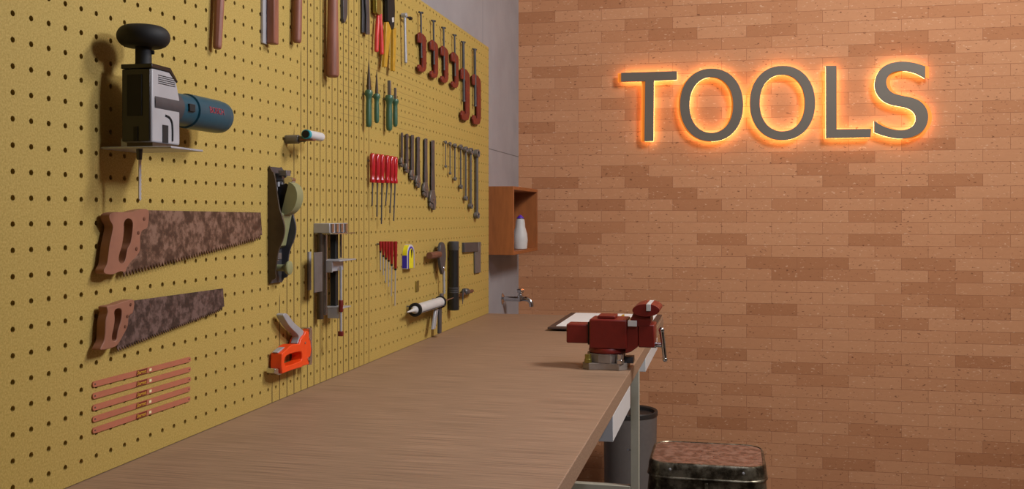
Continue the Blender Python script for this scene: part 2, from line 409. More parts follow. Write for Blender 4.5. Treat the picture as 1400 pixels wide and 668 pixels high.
# -------------------------------------------------------------- sign letters
SF = YB - .040
def sgn(pts): return [ony(820 + x * .342857, 60 + y * .342857, SF) for x, y in pts]
def ell(cx, cy, rx, ry, p=2.15, n=56, rot=0):
    out = []
    for i in range(n):
        a = 2 * PI * i / n; c, s = math.cos(a), math.sin(a)
        out.append((cx + rx * math.copysign(abs(c) ** (2 / p), c), cy + ry * math.copysign(abs(s) ** (2 / p), s)))
    return out
S_OUT = [(1298, 89), (1298, 137), (1270, 121), (1240, 111), (1208, 107), (1178, 110), (1156, 121), (1144, 140), (1143, 160), (1152, 181), (1172, 197), (1204, 206), (1240, 213), (1272, 225),
         (1296, 247), (1309, 278), (1307, 312), (1293, 341), (1266, 362), (1232, 374), (1195, 377), (1158, 372), (1122, 362), (1095, 352), (1095, 306), (1124, 325), (1158, 338), (1196, 344),
         (1228, 339), (1250, 325), (1261, 304), (1259, 283), (1246, 266), (1222, 254), (1192, 248), (1156, 240), (1126, 223), (1105, 197), (1097, 166), (1102, 132), (1117, 104), (1142, 84), (1175, 73), (1212, 70), (1256, 76)]
def s_smooth():
    hard = {0, 1, 23, 24}; pts = []
    segs = [S_OUT[1:24], S_OUT[24:] + [S_OUT[0]]]
    for s in segs: pts += catmull(s, 3, closed=False)
    return pts
LET = [('T', [(85, 115), (308, 108), (308, 142), (216, 146), (214, 387), (178, 388), (181, 148), (85, 150)], (), -.014),
       ('O', ell(446, 243, 126, 145), (ell(445, 243, 87, 111),), -.006),
       ('O', ell(729, 235, 130, 148), (ell(728, 235, 90, 113),), -.001),
       ('L', [(902, 87), (944, 87), (944, 340), (1082, 338), (1080, 371), (902, 375)], (), .003),
       ('S', s_smooth(), (), .015)]
LBL = ['grey letter T on the brick wall, first of the glowing word',
       'grey round letter O next to the letter T, amber glow behind it',
       'grey round letter O next to the letter L, amber glow behind it',
       'grey letter L on the brick wall with amber glow behind it',
       'grey letter S on the brick wall, last of the glowing word']
for (ch, out, holes, dx), lb in zip(LET, LBL):
    o3 = sgn(out); h3 = [sgn(h) for h in holes]
    lo = min(o3, key=lambda p: p.z)
    t = thing('sign_letter', (sum(p.x for p in o3) / len(o3), YB, lo.z), lb, 'sign letter', 'glowing wall letters')
    bm = new(); slab(bm, o3, (0, .012, 0), h3); obj('letter_face', bm, M['signgrey'], t, smooth=False)
    sh = V3((dx, .0125, 0))
    bm = new(); slab(bm, [p + sh for p in o3], (0, .004, 0), [[p + sh for p in h] for h in h3]); obj('light_layer', bm, M['sign_light'], t, smooth=False)
    sh = V3((0, .0168, 0))
    bm = new(); slab(bm, [p + sh for p in o3], (0, .0015, 0), [[p + sh for p in h] for h in h3]); obj('led_back', bm, M['sign_back'], t, smooth=False)
    for k in (0, len(o3) // 2):
        c = o3[k] * .5 + o3[(k + len(o3) // 4) % len(o3)] * .5 if not holes else o3[k] * .55 + h3[0][k] * .45
        if ch in 'TL': c = {('T', 0): V3((sgn([(197, 130)])[0])), ('L', 0): sgn([(922, 110)])[0]}.get((ch, k)) or (sgn([(197, 360)])[0] if ch == 'T' else sgn([(922, 350)])[0])
        if ch == 'S': c = sgn([(1208, 88)])[0] if k == 0 else sgn([(1208, 360)])[0]
        bm = new(); lathe(bm, c + V3((dx * .5, .0184, 0)), (0, 1, 0), [(0, .003), (YB - SF - .0184, .003)], 8)
        obj('standoff', bm, M['greysteel'], t)
# ------------------------------------------------------------------- jigsaw
def make_jigsaw():
    x0, x1, xc = .029, .071, .05
    ya = onx(168, 150, x0).y; yb = onx(246, 150, x1).y
    def zz(px, py, x): return onx(px, py, x).z
    zt = zz(208, 93, x1); zb = zz(208, 194, x1); zp = zz(208, 203, x1)
    t = thing('jigsaw', (xc, (ya + yb) / 2, zp), 'grey and teal electric jigsaw with black mushroom knob on the pegboard', 'jigsaw')
    bm = new()
    slab(bm, [(x0, ya, zb), (x1, ya, zb), (x1, ya, zt - .002), (x0, ya, zt)], (0, .001, 0))
    bm.clear()
    # body profile in the y-z plane: chamfered far top corner
    prof = [(ya, zb), (yb, zb), (yb, zt - .034), (yb - .008, zt - .012), (yb - .026, zt), (ya, zt)]
    slab(bm, [(x1, y, z) for y, z in prof], (x0 - x1, 0, 0)); obj('housing', bm, M['lightgrey'], t, bevel=.002)
    bm = new(); slab(bm, [(x1 + .001, y, z) for y, z in ((ya - .002, zt), (yb - .026, zt), (yb - .008, zt - .012), (yb - .006, zt - .010), (yb - .024, zt + .006), (ya - .002, zt + .006))], (x0 - x1 - .003, 0, 0))
    obj('top_cap', bm, M['blackplastic'], t, bevel=.001)
    bm = new(); box(bm, (x0 + .0005, ya - .003, zb + .001), (x1 - .0012, ya, zt - .001)); fp = obj('front_plate', bm, M['blackplastic'], t, bevel=.001)
    bm = new(); box(bm, (x0 + .0085, ya - .0042, zb + .034), (x1 - .012, ya - .003, zt - .008)); obj('dark_inset', bm, M['black'], fp, bevel=.0005)
    bm = new(); box(bm, (x0 + .018, ya - .0042, zb + .001), (x0 + .024, ya - .003, zb + .02)); obj('dark_inset', bm, M['black'], fp)
    # vents
    bm = new()
    for k in range(5):
        z = zt - .007 - k * .0026
        box(bm, (x1 - .0002, ya + .014, z - .0005), (x1 + .0004, yb - .012 , z + .0005))
    obj('vent_slots', bm, M['black'], t)
    # small window slot and arched groove on the lit side
    bm = new(); yq = onx(222, 180, x1).y; yr = onx(229.5, 180, x1).y; box(bm, (x1 - .0002, yq, zb + .001), (x1 + .0008, yr, zz(226, 171, x1))); obj('side_slot', bm, M['black'], t)
    arc = [onx(226, 158, x1), onx(231, 160.5, x1), onx(234.5, 167, x1), onx(235.5, 178, x1), onx(235.5, 193, x1)]
    bm = new(); tube(bm, catmull([tuple(p) for p in arc], 4, False), .0017, 8); obj('side_groove', bm, M['black'], t)
    # motor barrel along +y
    c0 = onx(246, 145, .073); zbar = c0.z - .0005; r = .0235
    bm = new(); lathe(bm, (xc, ya + .006, zbar), (0, 1, 0), [(0, .0215), (.0005, .0225), (yb - ya + .004, .0225)], 28); obj('collar', bm, M['darksteel'], t)
    y1 = onx(273, 150, .074).y; y2 = onx(312, 155, .055).y
    bm = new(); lathe(bm, (xc, yb, zbar), (0, 1, 0), [(0, .0205), (.002, .022), (y1 - yb, .0225), (y1 - yb + .001, .021)], 28); obj('grip_neck', bm, M['teal'], t)
    bm = new(); lathe(bm, (xc, y1 + .0012, zbar), (0, 1, 0), [(0, .0225), (.001, .0245), (y2 - y1 - .03, .0245), (y2 - y1 - .018, .0235), (y2 - y1 - .008, .018), (y2 - y1 - .002, .0095), (y2 - y1, 0)], 28); bar = obj('motor_barrel', bm, M['teal'], t)
    ysw = onx(262, 144, .073).y
    bm = new(); box(bm, (.0705, ysw - .007, zbar + .0005 - .0045), (.0748, ysw + .007, zbar + .0005 + .006)); obj('switch', bm, M['black'], t, bevel=.0006)
    bm = text_mesh('brand_print', 'BOSCH', .0125, 0, .0004); cpos = V3((.0747, onx(297, 153, .0745).y, onx(297, 152, .0745).z))
    xf(bm, cpos, (0, 1, 0), (0, 0, 1), (1, 0, 0))
    for v in bm.verts:
        dz = v.co.z - zbar; v.co.x = xc + math.sqrt(max(0, .0247 ** 2 - dz * dz)) + (v.co.x - .0747)
    obj('brand_print', bm, M['redprint'], bar)
    # knob
    kx = xc; ky = onx(195, 60, kx).y + .002; kc = onx(195, 50, kx); rk = 35 * zc(kc) / F; hk = 14.5 * zc(kc) / F
    prof = [(-hk, 0)] + [(-hk * math.cos(a), rk - hk + hk * math.sin(a)) for a in [PI * i / 10 for i in range(0, 11)]] + [(hk, 0)]
    bm = new(); lathe(bm, (kx, ky, kc.z), (0, 0, 1), prof, 32); obj('knob', bm, M['black'], t)
    bm = new(); lathe(bm, (kx, ky, zt + .0055), (0, 0, 1), [(0, .0112), (.004, .0102), (kc.z - zt - hk, .0102)], 20)
    lathe(bm, (kx + .0095, ky + .004, kc.z - hk - .006), (1, .4, 0), [(0, .003), (.003, .0028)], 10); obj('knob_stem', bm, M['black'], t)
    # sole plate and blade
    bm = new(); slab(bm, [(0.0002, ya - .006, zp), (.012, ya - .0075, zp), (.1, ya - .002, zp), (.1, yb + .01, zp), (.0002, yb + .01, zp)], (0, 0, .0028)); obj('sole_plate', bm, M['satin'], t, bevel=.0008)
    bm = new(); box(bm, (x0 + .004, ya + .003, zp + .0029), (x1 - .001, yb - .004, zb)); obj('shoe_block', bm, M['browncast'], t)
    bm = new(); box(bm, (x0 - .006, ya + .004, zp + .0029), (x0 + .004, ya + .03, zp + .014)); obj('shoe_lug', bm, M['satin'], t, bevel=.001)
    bl = onx(190.5, 206, .05); tip = onx(190.5, 274.5, .05)
    bm = new(); ys_, w = bl.y, .0022
    pts = [(.05, ys_ - w, zp - .0002), (.05, ys_ + w, zp - .0002)]
    zlen = zp - tip.z; n = 22
    pts += [(.05, ys_ + w + (.0008 if k % 2 else 0), zp - zlen * k / n) for k in range(1, n)]
    pts += [(.05, ys_ + w * .2, tip.z), (.05, ys_ - w, tip.z + .003)]
    slab(bm, pts, (.0012, 0, 0)); obj('saw_blade', bm, M['satin'], t)
    bm = new(); lathe(bm, (.0502, ys_, zp - .014), (0, 0, 1), [(0, .003), (.0138, .0042)], 10); obj('blade_clamp', bm, M['darksteel'], t)
    bm = new(); lathe(bm, (-.0006, yb - .016, zt - .05), (1, 0, 0), [(0, .0024), (x0 + .0035, .0024)], 10); obj('peg', bm, M['greysteel'], t)
make_jigsaw()
# --------------------------------------------------------- hammers at the top
def make_handle(pb, pt, wb, wt, t, sq, label, headlen, kind):
    b = onx(pb[0], pb[1], t); tp = onx(pt[0], pt[1], t)
    rb, rt = rpx(wb, b), rpx(wt, tp)
    d = (tp - b).normalized(); L = .205
    e = thing('hammer', (t, b.y, b.z), label, 'hammer', 'wooden handled hammers along the top of the board')
    n = 8 if kind == 'oct' else 20
    bm = new(); lathe(bm, b, d, [(0, rb * .72), (.0025, rb * .94), (.006, rb), (.1, (rb + rt) / 2), (L, rt)], n, sq); obj('handle', bm, M['wood'], e, bevel=.001 if kind == 'oct' else 0)
    h = b + d * (L + .012)
    bm = new(); box(bm, (h.x - .011, h.y - headlen * .4, h.z - .012), (h.x + .011, h.y + headlen * .3, h.z + .012))
    lathe(bm, (h.x, h.y - headlen * .39, h.z), (0, -1, 0), [(0, .009), (.012, .0125), (.022, .0125)], 16)
    hexa(bm, [(h.x - .010, h.y + headlen * .29, h.z - .011), (h.x + .010, h.y + headlen * .29, h.z - .011), (h.x + .010, h.y + headlen * .29, h.z + .011), (h.x - .010, h.y + headlen * .29, h.z + .011)],
         [(h.x - .010, h.y + headlen * .6, h.z - .002), (h.x + .010, h.y + headlen * .6, h.z - .002), (h.x + .010, h.y + headlen * .6, h.z + .002), (h.x - .010, h.y + headlen * .6, h.z + .002)], 0)
    obj('head', bm, M['darksteel'], e, bevel=.001)
    bm = new(); lathe(bm, (-.0006, b.y, h.z - .026), (1, 0, 0), [(0, .0022), (t - rt * sq[0] * .8 + .004, .0022)], 8); obj('peg', bm, M['greysteel'], e)
make_handle((297, 67), (300, 0), 12.5, 16.5, .012, (1, 1), 'slanted round wooden hammer handle, leftmost at the top of the board beside the jigsaw', .07, 'oct')
make_handle((406.3, 58.5), (407.3, 0), 11.8, 11.8, .012, (1, 1), 'straight slim wooden hammer handle at the top, third wooden handle from the jigsaw', .06, 'round')
make_handle((454.7, 105.5), (455, 0), 17.5, 13, .018, (1, 1), 'thickest and longest wooden hammer handle at the top, fourth from the jigsaw', .075, 'round')
def make_mallet():
    t = thing('mallet', onx(369, 58, .02), 'square-edged wooden handle with a pale grey strip on its edge, second from the jigsaw', 'mallet', 'wooden handled hammers along the top of the board')
    b0 = onx(366, 59, .002); b1 = onx(375, 59, .02); b2 = onx(381.5, 59, .02)
    z0, z1 = b1.z, b1.z + .2
    bm = new(); box(bm, (.005, b1.y, z0), (.02, b2.y, z1)); obj('handle', bm, M['wood'], t, bevel=.002)
    y0 = onx(357, 59, .003).y
    bm = new(); box(bm, (-.0003, b1.y - .012, z0 - .001), (.0048, b1.y + .006, z1)); obj('edge_strip', bm, M['lightgrey'], t, bevel=.001)
    bm = new(); box(bm, (.001, b1.y - .045, z1 + .0002), (.032, b2.y + .045, z1 + .045)); obj('head', bm, M['wood'], t, bevel=.004)
make_mallet()
# --------------------------------------------------------------- hand saws
def make_saw(hand, hole, top, btm, nteeth, steel, label, tooth):
    t1, t0, tb = .0185, .0055, .0105
    h3 = PL(hand, t1)
    lo = min(h3, key=lambda p: p.z)
    t = thing('hand_saw', (0, lo.y, lo.z), label, 'hand saw', 'hand saws on the pegboard')
    bm = new(); plate(bm, hand, t1, t0, [hole]); h = obj('handle', bm, M['sawwood'], t, bevel=.0022)
    a, b = top; c, d = btm        # top-left, top-right, bottom-right, bottom-left in the photo
    A, B, Cc, D = [onx(*p, tb) for p in (a, b, c, d)]
    pts = [A, B]
    pts.append(Cc)
    for k in range(1, nteeth):
        f = k / nteeth; base = Cc.lerp(D, f)
        pts.append(base + V3((0, 0, .0)))
        pts.append(base.lerp(D, .5 / (nteeth - k)) + V3((0, .0008, -tooth)))
    pts.append(D)
    bm = new(); slab(bm, pts, (-.0014, 0, 0)); obj('blade', bm, M[steel], t, smooth=False)
    c = onx(*hand[0], t0); p = sum((onx(*q, t0) for q in hand), V3()) / len(hand)
    c = c.lerp(p, .3); bm = new(); lathe(bm, (-.0006, c.y + .004, c.z - .004), (1, 0, 0), [(0, .0022), (t0 + .0008, .0022)], 8); obj('peg', bm, M['darksteel'], t)
    return t, h
z = lambda pts: zoomed(pts, 120, 280, 6.07)
hand1 = z(catmull([(180, 90), (195, 70), (250, 58), (340, 62), (430, 40), (505, 45), (497, 180), (455, 210), (435, 260), (435, 370), (400, 430), (360, 470), (325, 520), (310, 555), (270, 550), (210, 575), (145, 568), (135, 540), (160, 490), (172, 410), (182, 330), (205, 220), (208, 170), (185, 125)], 3))
hole1 = z(catmull([(302, 145), (330, 112), (365, 125), (375, 175), (357, 310), (330, 365), (312, 455), (288, 485), (262, 470), (260, 420), (285, 330), (300, 220)], 3))
s1, h1 = make_saw(hand1, hole1, ((196, 287), (356.5, 290.2)), ((358.5, 321), (168, 371)), 56, 'rustsaw', 'larger rusty hand saw with wooden grip, above the smaller saw on the pegboard', .0075)
for q in ((197, 299), (189, 318), (186.5, 340)):
    p = onx(*q, .0185); bm = new(); lathe(bm, p, (1, 0, 0), [(-.0002, .0026), (.0009, .0024), (.0012, 0)], 10)
    obj('rivet', bm, M['copper'], h1)
z = lambda pts: zoomed(pts, 100, 270, 2.904)
hand2 = z(catmull([(135, 432), (165, 425), (215, 408), (243, 408), (238, 455), (222, 470), (217, 510), (200, 545), (180, 580), (160, 595), (112, 605), (112, 592), (126, 560), (130, 490), (138, 455)], 3))
hole2 = z(catmull([(165, 450), (180, 440), (193, 448), (190, 490), (178, 530), (172, 565), (158, 568), (155, 550), (163, 510), (166, 480)], 3))
s2, h2 = make_saw(hand2, hole2, ((180, 411), (305, 394)), ((306.8, 418.5), (160, 475)), 52, 'rustsaw2', 'smaller dark rusty hand saw with wooden grip, between larger saw and orange blades', .0055)
for q in ((178.5, 416), (174, 432), (171, 446)):
    p = onx(*q, .0185); bm = new(); lathe(bm, p, (1, 0, 0), [(-.0002, .0022), (.0009, .002), (.0012, 0)], 10)
    obj('rivet', bm, M['copper'], h2)
# ---------------------------------------------------------- hacksaw blades
HB = [((129.4, 525), (259.3, 491)), ((129.4, 541), (259.3, 504.6)), ((129.4, 557), (259.3, 518.2)), ((129.4, 572.7), (258.7, 531.4)), ((129.4, 588.2), (258.7, 545))]
HL = ['topmost', 'second', 'third', 'fourth', 'lowest']
for (a, b), w in zip(HB, HL):
    A, B = onx(*a, .002), onx(*b, .002); u = (B - A).normalized(); v = V3((0, -u.z, u.y)); hw = .0037
    t = thing('hacksaw_blade', (0, A.y, min(A.z, B.z)), f'thin orange-red hacksaw blade with yellow print, {w} of the five under the small saw', 'hacksaw blade', 'orange hacksaw blades')
    L = (B - A).length; out = []
    for i in range(7): th = PI / 2 + PI * i / 6; out.append(A + u * (hw * math.cos(th)) + v * (hw * math.sin(th)))
    for i in range(7): th = -PI / 2 + PI * i / 6; out.append(B + u * (hw * math.cos(th)) + v * (hw * math.sin(th)))
    holes = [[q + u * (.0012 * math.cos(th)) + v * (.0012 * math.sin(th)) for th in [2 * PI * i / 8 for i in range(8)]] for q in (A + u * .001, B - u * .001)]
    bm = new(); slab(bm, out, (-.0018, 0, 0), holes); bl = obj('blade', bm, M['orangeblade'], t, smooth=False)
    mid = A.lerp(B, .455)
    bm = new(); slab(bm, [mid + u * x + v * y + V3((.0002, 0, 0)) for x, y in ((-.0135, -.0034), (.0115, -.0034), (.0135, .0034), (-.0115, .0034))], (-.0002, 0, 0)); obj('label_patch', bm, M['darkink'], bl, smooth=False)
    bm = text_mesh('print', 'Starrett', .0068, .3, .0001); xf(bm, mid + V3((.0005, 0, 0)) - u * .001, u, v, (1, 0, 0)); obj('print', bm, M['yellowink'], bl, smooth=False)
    p = A.lerp(B, .545); bm = new(); slab(bm, [p + u * x + v * y + V3((.0005, 0, 0)) for x, y in ((-.003, -.0018), (.0024, -.0018), (.003, .0018), (-.0024, .0018))], (-.0005, 0, 0)); obj('print_square', bm, M['cream'], bl, smooth=False)
    for q in (A + u * .001, B - u * .001):
        bm = new(); lathe(bm, V3((-.0006, q.y, q.z)), (1, 0, 0), [(0, .0009), (.0031, .0009)], 8)
        obj('pin', bm, M['darksteel'], t)
# --------------------------------------------------------------- staple gun
def make_stapler():
    z = lambda pts: zoomed(pts, 365, 420, 6.68)
    t1, t0 = .026, .004
    body = z([(140, 420), (170, 395), (215, 350), (240, 336), (300, 334), (306, 300), (325, 268), (345, 248), (352, 222), (368, 212), (386, 222), (386, 268), (400, 310), (408, 380), (397, 450), (376, 462), (388, 520), (330, 534), (320, 546), (230, 572), (140, 606), (134, 520)])
    hole = z(catmull([(166, 462), (205, 428), (300, 404), (320, 420), (320, 478), (280, 500), (172, 534)], 2))
    lo = onx(*z([(140, 606)])[0], t1)
    t = thing('staple_gun', (0, lo.y, lo.z), 'orange staple gun with grey squeeze lever on the pegboard above the bench', 'staple gun')
    bm = new(); plate(bm, body, t1, t0, [hole]); obj('body', bm, M['orange'], t, bevel=.0016)
    lev = z(catmull([(150, 72), (165, 54), (192, 65), (250, 140), (320, 200), (350, 238), (330, 268), (308, 300), (300, 332), (280, 330), (290, 290), (285, 250), (215, 180), (165, 105)], 3))
    bm = new(); plate(bm, lev, .0225, .0085); obj('lever', bm, M['satin'], t, bevel=.002)
    bm = new(); plate(bm, z([(388, 184), (408, 180), (416, 190), (418, 470), (412, 522), (386, 526), (392, 470), (408, 380), (402, 300), (388, 268)]), .024, .006); obj('front_plate', bm, M['chrome'], t, bevel=.001)
    bm = new(); plate(bm, z([(102, 555), (132, 552), (136, 610), (112, 618), (72, 600), (72, 556)]), .022, .006); obj('magazine_end', bm, M['chrome'], t, bevel=.001)
    bm = new(); plate(bm, z([(96, 410), (140, 372), (205, 345), (198, 378), (150, 412), (120, 430)]), .018, .007); obj('magazine_rail', bm, M['satin'], t, bevel=.001)
    for q, r in (((347, 323), .0022), ((378, 470), .0034), ((386, 288), .0018)):
        p = onx(*z([q])[0], t1); bm = new(); lathe(bm, p, (1, 0, 0), [(-.0003, r), (.0012, r), (.0018, r * .5)], 12)
        obj('screw', bm, M['chrome'], t)
    p = onx(*z([(392, 200)])[0], .01); bm = new(); lathe(bm, (-.0006, p.y, p.z), (1, 0, 0), [(0, .0022), (.011, .0022)], 8); obj('peg', bm, M['greysteel'], t)
    p = onx(*z([(120, 590)])[0], .01); bm = new(); lathe(bm, (-.0006, p.y, p.z), (1, 0, 0), [(0, .0022), (.011, .0022)], 8); obj('peg', bm, M['greysteel'], t)
make_stapler()
# --------------------------------------------------------------- hand plane
def make_plane():
    # sole against the board, cheeks stand out from it
    y0 = onx(366, 300, 0).y; W = .05
    def Y(px, py, y=y0): return ony(px, py, y)
    prof = [(366, 237.5), (372, 234.5), (375.5, 240), (378.5, 262), (382, 284), (386, 297), (388.5, 308), (388.5, 318), (386, 329), (382, 338), (379.5, 347), (378, 358), (376.5, 370), (377, 379), (372, 382), (366.3, 377)]
    t = thing('hand_plane', (0, y0 + W / 2, Y(366, 377).z), 'brown iron hand plane with olive green knobs hung upright on the pegboard', 'hand plane')
    cheek = [Y(*p) for p in catmull(prof, 3)]
    cheek = [V3((max(-.0004, p.x), p.y, p.z)) for p in cheek]
    bm = new(); slab(bm, cheek, (0, .004, 0)); obj('side_cheek', bm, M['browncast'], t, bevel=.0008)
    bm = new(); slab(bm, [p + V3((0, W - .004, 0)) for p in cheek], (0, .004, 0)); obj('side_cheek', bm, M['darksteel'], t, bevel=.0008)
    zt, zb = max(p.z for p in cheek), min(p.z for p in cheek)
    bm = new(); box(bm, (0, y0 + .0042, zb + .002), (.005, y0 + W - .0042, zt - .002)); obj('sole', bm, M['darksteel'], t)
    # bed: the blade ramp between the cheeks
    q = lambda px, py, dy: ony(px, py, y0 + dy)
    a = q(383, 292, .012); b = q(376, 340, .012)
    bm = new(); slab(bm, [(.0052, y0 + .006, a.z + .012), (.026, y0 + .006, a.z), (.014, y0 + .006, b.z + .005), (.0052, y0 + .006, b.z)], (0, W - .012, 0)); obj('bed', bm, M['olive'], t, bevel=.001)
    # rounded palm rest
    yc = y0 + W / 2; c = q(394, 272, W / 2)
    top = q(399, 249, W / 2); bot = q(388, 293, W / 2)
    ax = (bot - top); L = ax.length
    bm = new(); out = []
    n = 18
    nrm = V3((1, 0, 0)); u = ax.normalized(); nrm = (nrm - u * nrm.dot(u)).normalized()
    for i in range(n + 1):
        a_ = PI * i / n; out.append(top + u * (L / 2 * (1 - math.cos(a_))) + nrm * (.0235 * math.sin(a_) ** .9))
    slab(bm, [p + V3((0, -.013, 0)) for p in out], (0, .026, 0)); obj('palm_rest', bm, M['olive'], t, bevel=.006, seg=4)
    bm = new(); slab(bm, [(.0052, yc - .008, top.z - .004), (top.x + .002, yc - .008, top.z - .004), (bot.x + .002, yc - .008, bot.z), (.0052, yc - .008, bot.z - .002)], (0, .016, 0)); obj('rest_post', bm, M['black'], t)
    # lever cap hook and adjuster block at the top
    hook = [q(*p, .018) for p in catmull([(387, 256), (385, 267), (383, 266), (385, 250), (389, 243), (396, 241.5), (400, 245), (398, 251), (396, 256), (393, 252), (390, 251)], 3)]
    bm = new(); slab(bm, hook, (0, .014, 0)); obj('lever_cap', bm, M['chrome'], t, bevel=.001)
    bm = new(); p0 = q(383, 238, .02); box(bm, (p0.x - .002, y0 + .016, p0.z - .003), (p0.x + .014, y0 + .034, p0.z + .007)); box(bm, (.0052, y0 + .02, p0.z - .012), (p0.x + .004, y0 + .03, p0.z + .002)); obj('adjuster', bm, M['greysteel'], t, bevel=.001)
    p0 = q(380, 250, .01); bm = new(); box(bm, (.0052, y0 + .008, p0.z - .006), (p0.x + .001, y0 + .016, p0.z + .002)); lathe(bm, (p0.x - .004, y0 + .012, p0.z - .022), (0, 0, 1), [(0, .0025), (.016, .0025)], 8); obj('adjuster_screw', bm, M['satin'], t)
    # front knob
    k = q(394, 366, W / 2)
    bm = new(); lathe(bm, (.0052, yc, k.z), (1, 0, 0), [(0, .006), (k.x - .012, .006), (k.x - .008, .0105), (k.x - .004, .0128), (k.x - .0015, .0122), (k.x, .009)], 20); obj('front_knob', bm, M['olive'], t)
    p0 = q(382, 350, .015); bm = new(); box(bm, (.0052, y0 + .008, p0.z - .006), (p0.x + .0015, y0 + .022, p0.z + .006)); obj('toe_block', bm, M['greysteel'], t, bevel=.001)
    bm = new(); lathe(bm, (p0.x - .002, y0 + .012, p0.z - .005), (.4, -1, 0), [(0, .003), (.005, .003), (.006, .001)], 10); obj('toe_screw', bm, M['chrome'], t)
make_plane()
# ---------------------------------------------------- small torch on a bracket
def make_torch():
    c = onx(417.9, 183.3, .045); y0 = onx(396, 189, .012).y
    t = thing('pocket_torch', (.045, c.y, c.z - .009), 'small white torch with teal ring on a grey peg, right of the jigsaw', 'torch')
    r = rpx(12.5, c); e = onx(439, 186, .045)
    bm = new(); lathe(bm, (c.x, c.y + .009, c.z), (0, 1, 0), [(0, r), (e.y - c.y - .02, r * 1.02), (e.y - c.y - .01, r * .98)], 24); obj('barrel', bm, M['white'], t)
    bm = new(); lathe(bm, c, (0, 1, 0), [(.0, r * .86), (.0, r * 1.03), (.0088, r * 1.03)], 24); obj('ring', bm, M['tealbright'], t)
    bm = new(); lathe(bm, c, (0, -1, 0), [(-.001, r * .84), (.0008, r * .84)], 24); obj('lens', bm, M['black'], t)
    p = onx(394, 189, .016); 
    bm = new(); lathe(bm, (-.0002, c.y + .012, p.z), (1, 0, 0), [(0, .0074), (.0012, .0082), (.026, .0082), (.027, .0072)], 20); obj('mount_peg', bm, M['greysteel'], t)
    bm = new(); lathe(bm, (.0272, c.y + .012, p.z), (1, 0, 0), [(0, .006), (.012, .005)], 14); obj('mount_neck', bm, M['darksteel'], t)
    bm = new(); box(bm, (.03, c.y + .006, c.z - r - .003), (.056, c.y + .02, c.z - r + .001)); obj('clip', bm, M['copper'], t, bevel=.001)
make_torch()
# --------------------------------------------------- steel clamp with red nut
def make_press():
    Y0 = onx(433, 400, .003).y
    t = thing('screw_clamp', (0, Y0, onx(464, 458, .03).z), 'steel screw clamp with flat plates and red nut hung beside the hand plane', 'clamp')
    zA = onx(450, 318, .02).z; zT = onx(450, 305, .02).z
    # grey back plate and pale strip against the board
    p, q = onx(430, 345, .026), onx(441, 398, .026)
    bm = new(); box(bm, (.0235, p.y, q.z), (.026, q.y, p.z)); obj('back_plate', bm, M['greysteel'], t, bevel=.0008)
    p, q = onx(422.6, 344, .003), onx(425.5, 396, .003)
    bm = new(); box(bm, (-.0003, p.y, q.z), (.003, q.y, p.z)); obj('edge_strip', bm, M['satin'], t)
    # columns
    for px, w, m, py0, py1, tt, nm in ((438, 9, 'browncast', 318, 436, .012, 'post'), (444.5, 6, 'chrome', 321, 430, .018, 'post'), (457, 10, 'black', 318, 424, .012, 'post'), (466, 3.4, 'chrome', 320, 352, .024, 'post')):
        a, b = onx(px, py0, tt), onx(px, py1, tt); r = rpx(w, a)
        bm = new(); box(bm, (tt - r * .8, a.y - r, b.z), (tt + r * .8, a.y + r, a.z)) if m in ('black', 'copper') else lathe(bm, b, (0, 0, 1), [(0, r), (a.z - b.z, r)], 14)
        obj(nm, bm, M[m], t, bevel=.0008 if m in ('black', 'copper') else 0)
    # head block: chrome faced box and flange
    a = onx(432.5, 311, .006); b = onx(473, 311, .03)
    bm = new(); box(bm, (-.0003, a.y, zA), (.034, b.y, zT)); hb = obj('head_block', bm, M['satin'], t, bevel=.001)
    bm = new()
    n = 4
    for k in range(n):
        y = a.y + (b.y - a.y) * (k + .1) / n; lathe(bm, (.034, y + .01, zA + .001), (0, 0, 1), [(0, .0085), (zT - zA - .002, .0085)], 12, (.35, 1))
    obj('chrome_rib', bm, M['chrome'], hb)
    def flange(p0, p1, xw, th, m, x0=-.0003):
        A = onx(*p0, 0.006); B = onx(*p1, xw)
        bm = new(); box(bm, (x0, A.y, A.z - th), (xw, B.y, A.z)); return obj('flange', bm, M[m], t, bevel=.0008), A, B
    flange((433, 318.5), (486, 317), .045, .0022, 'chrome')
    f, A, B = flange((436, 355.5), (487, 350.5), .05, .0025, 'satin')
    bm = new(); box(bm, (.008, A.y, A.z - .024), (.034, A.y + .003, A.z - .0026)); box(bm, (.031, A.y + .0031, A.z - .022), (.034, B.y - .03, A.z - .0026)); obj('carriage', bm, M['satin'], t, bevel=.0006)
    f, A, B = flange((444, 419.5), (480, 415), .045, .0025, 'satin')
    bm = new(); box(bm, (.012, A.y, A.z - .022), (.036, A.y + .003, A.z - .0026)); box(bm, (.033, A.y + .0031, A.z - .02), (.036, B.y - .04, A.z - .0026)); obj('carriage', bm, M['satin'], t, bevel=.0006)
    # threaded rod, red nut, red end
    c = onx(466, 400, .04); zr0, zr1 = onx(466, 453, .04).z, onx(466, 364, .04).z; r = rpx(4, c)
    bm = new(); prof = []
    k = 0; h = 0.0
    while h < zr1 - zr0: prof += [(h, r), (h + .0014, r * .86)]; h += .0028
    lathe(bm, (c.x, c.y, zr0), (0, 0, 1), prof, 14); obj('threaded_rod', bm, M['satin'], t)
    z0, z1 = onx(466, 426, .04).z, onx(466, 410, .04).z
    bm = new(); lathe(bm, (c.x, c.y, z0), (0, 0, 1), [(0, r * 1.7), (z1 - z0, r * 1.7)], 8); obj('nut', bm, M['redpaint'], t, bevel=.0008)
    z0, z1 = onx(466, 459, .04).z, onx(466, 452.4, .04).z
    bm = new(); lathe(bm, (c.x, c.y, z0), (0, 0, 1), [(0, r * 2.1), (z1 - z0, r * 2.1)], 8); obj('end_knob', bm, M['redpaint'], t, bevel=.0008)
make_press()
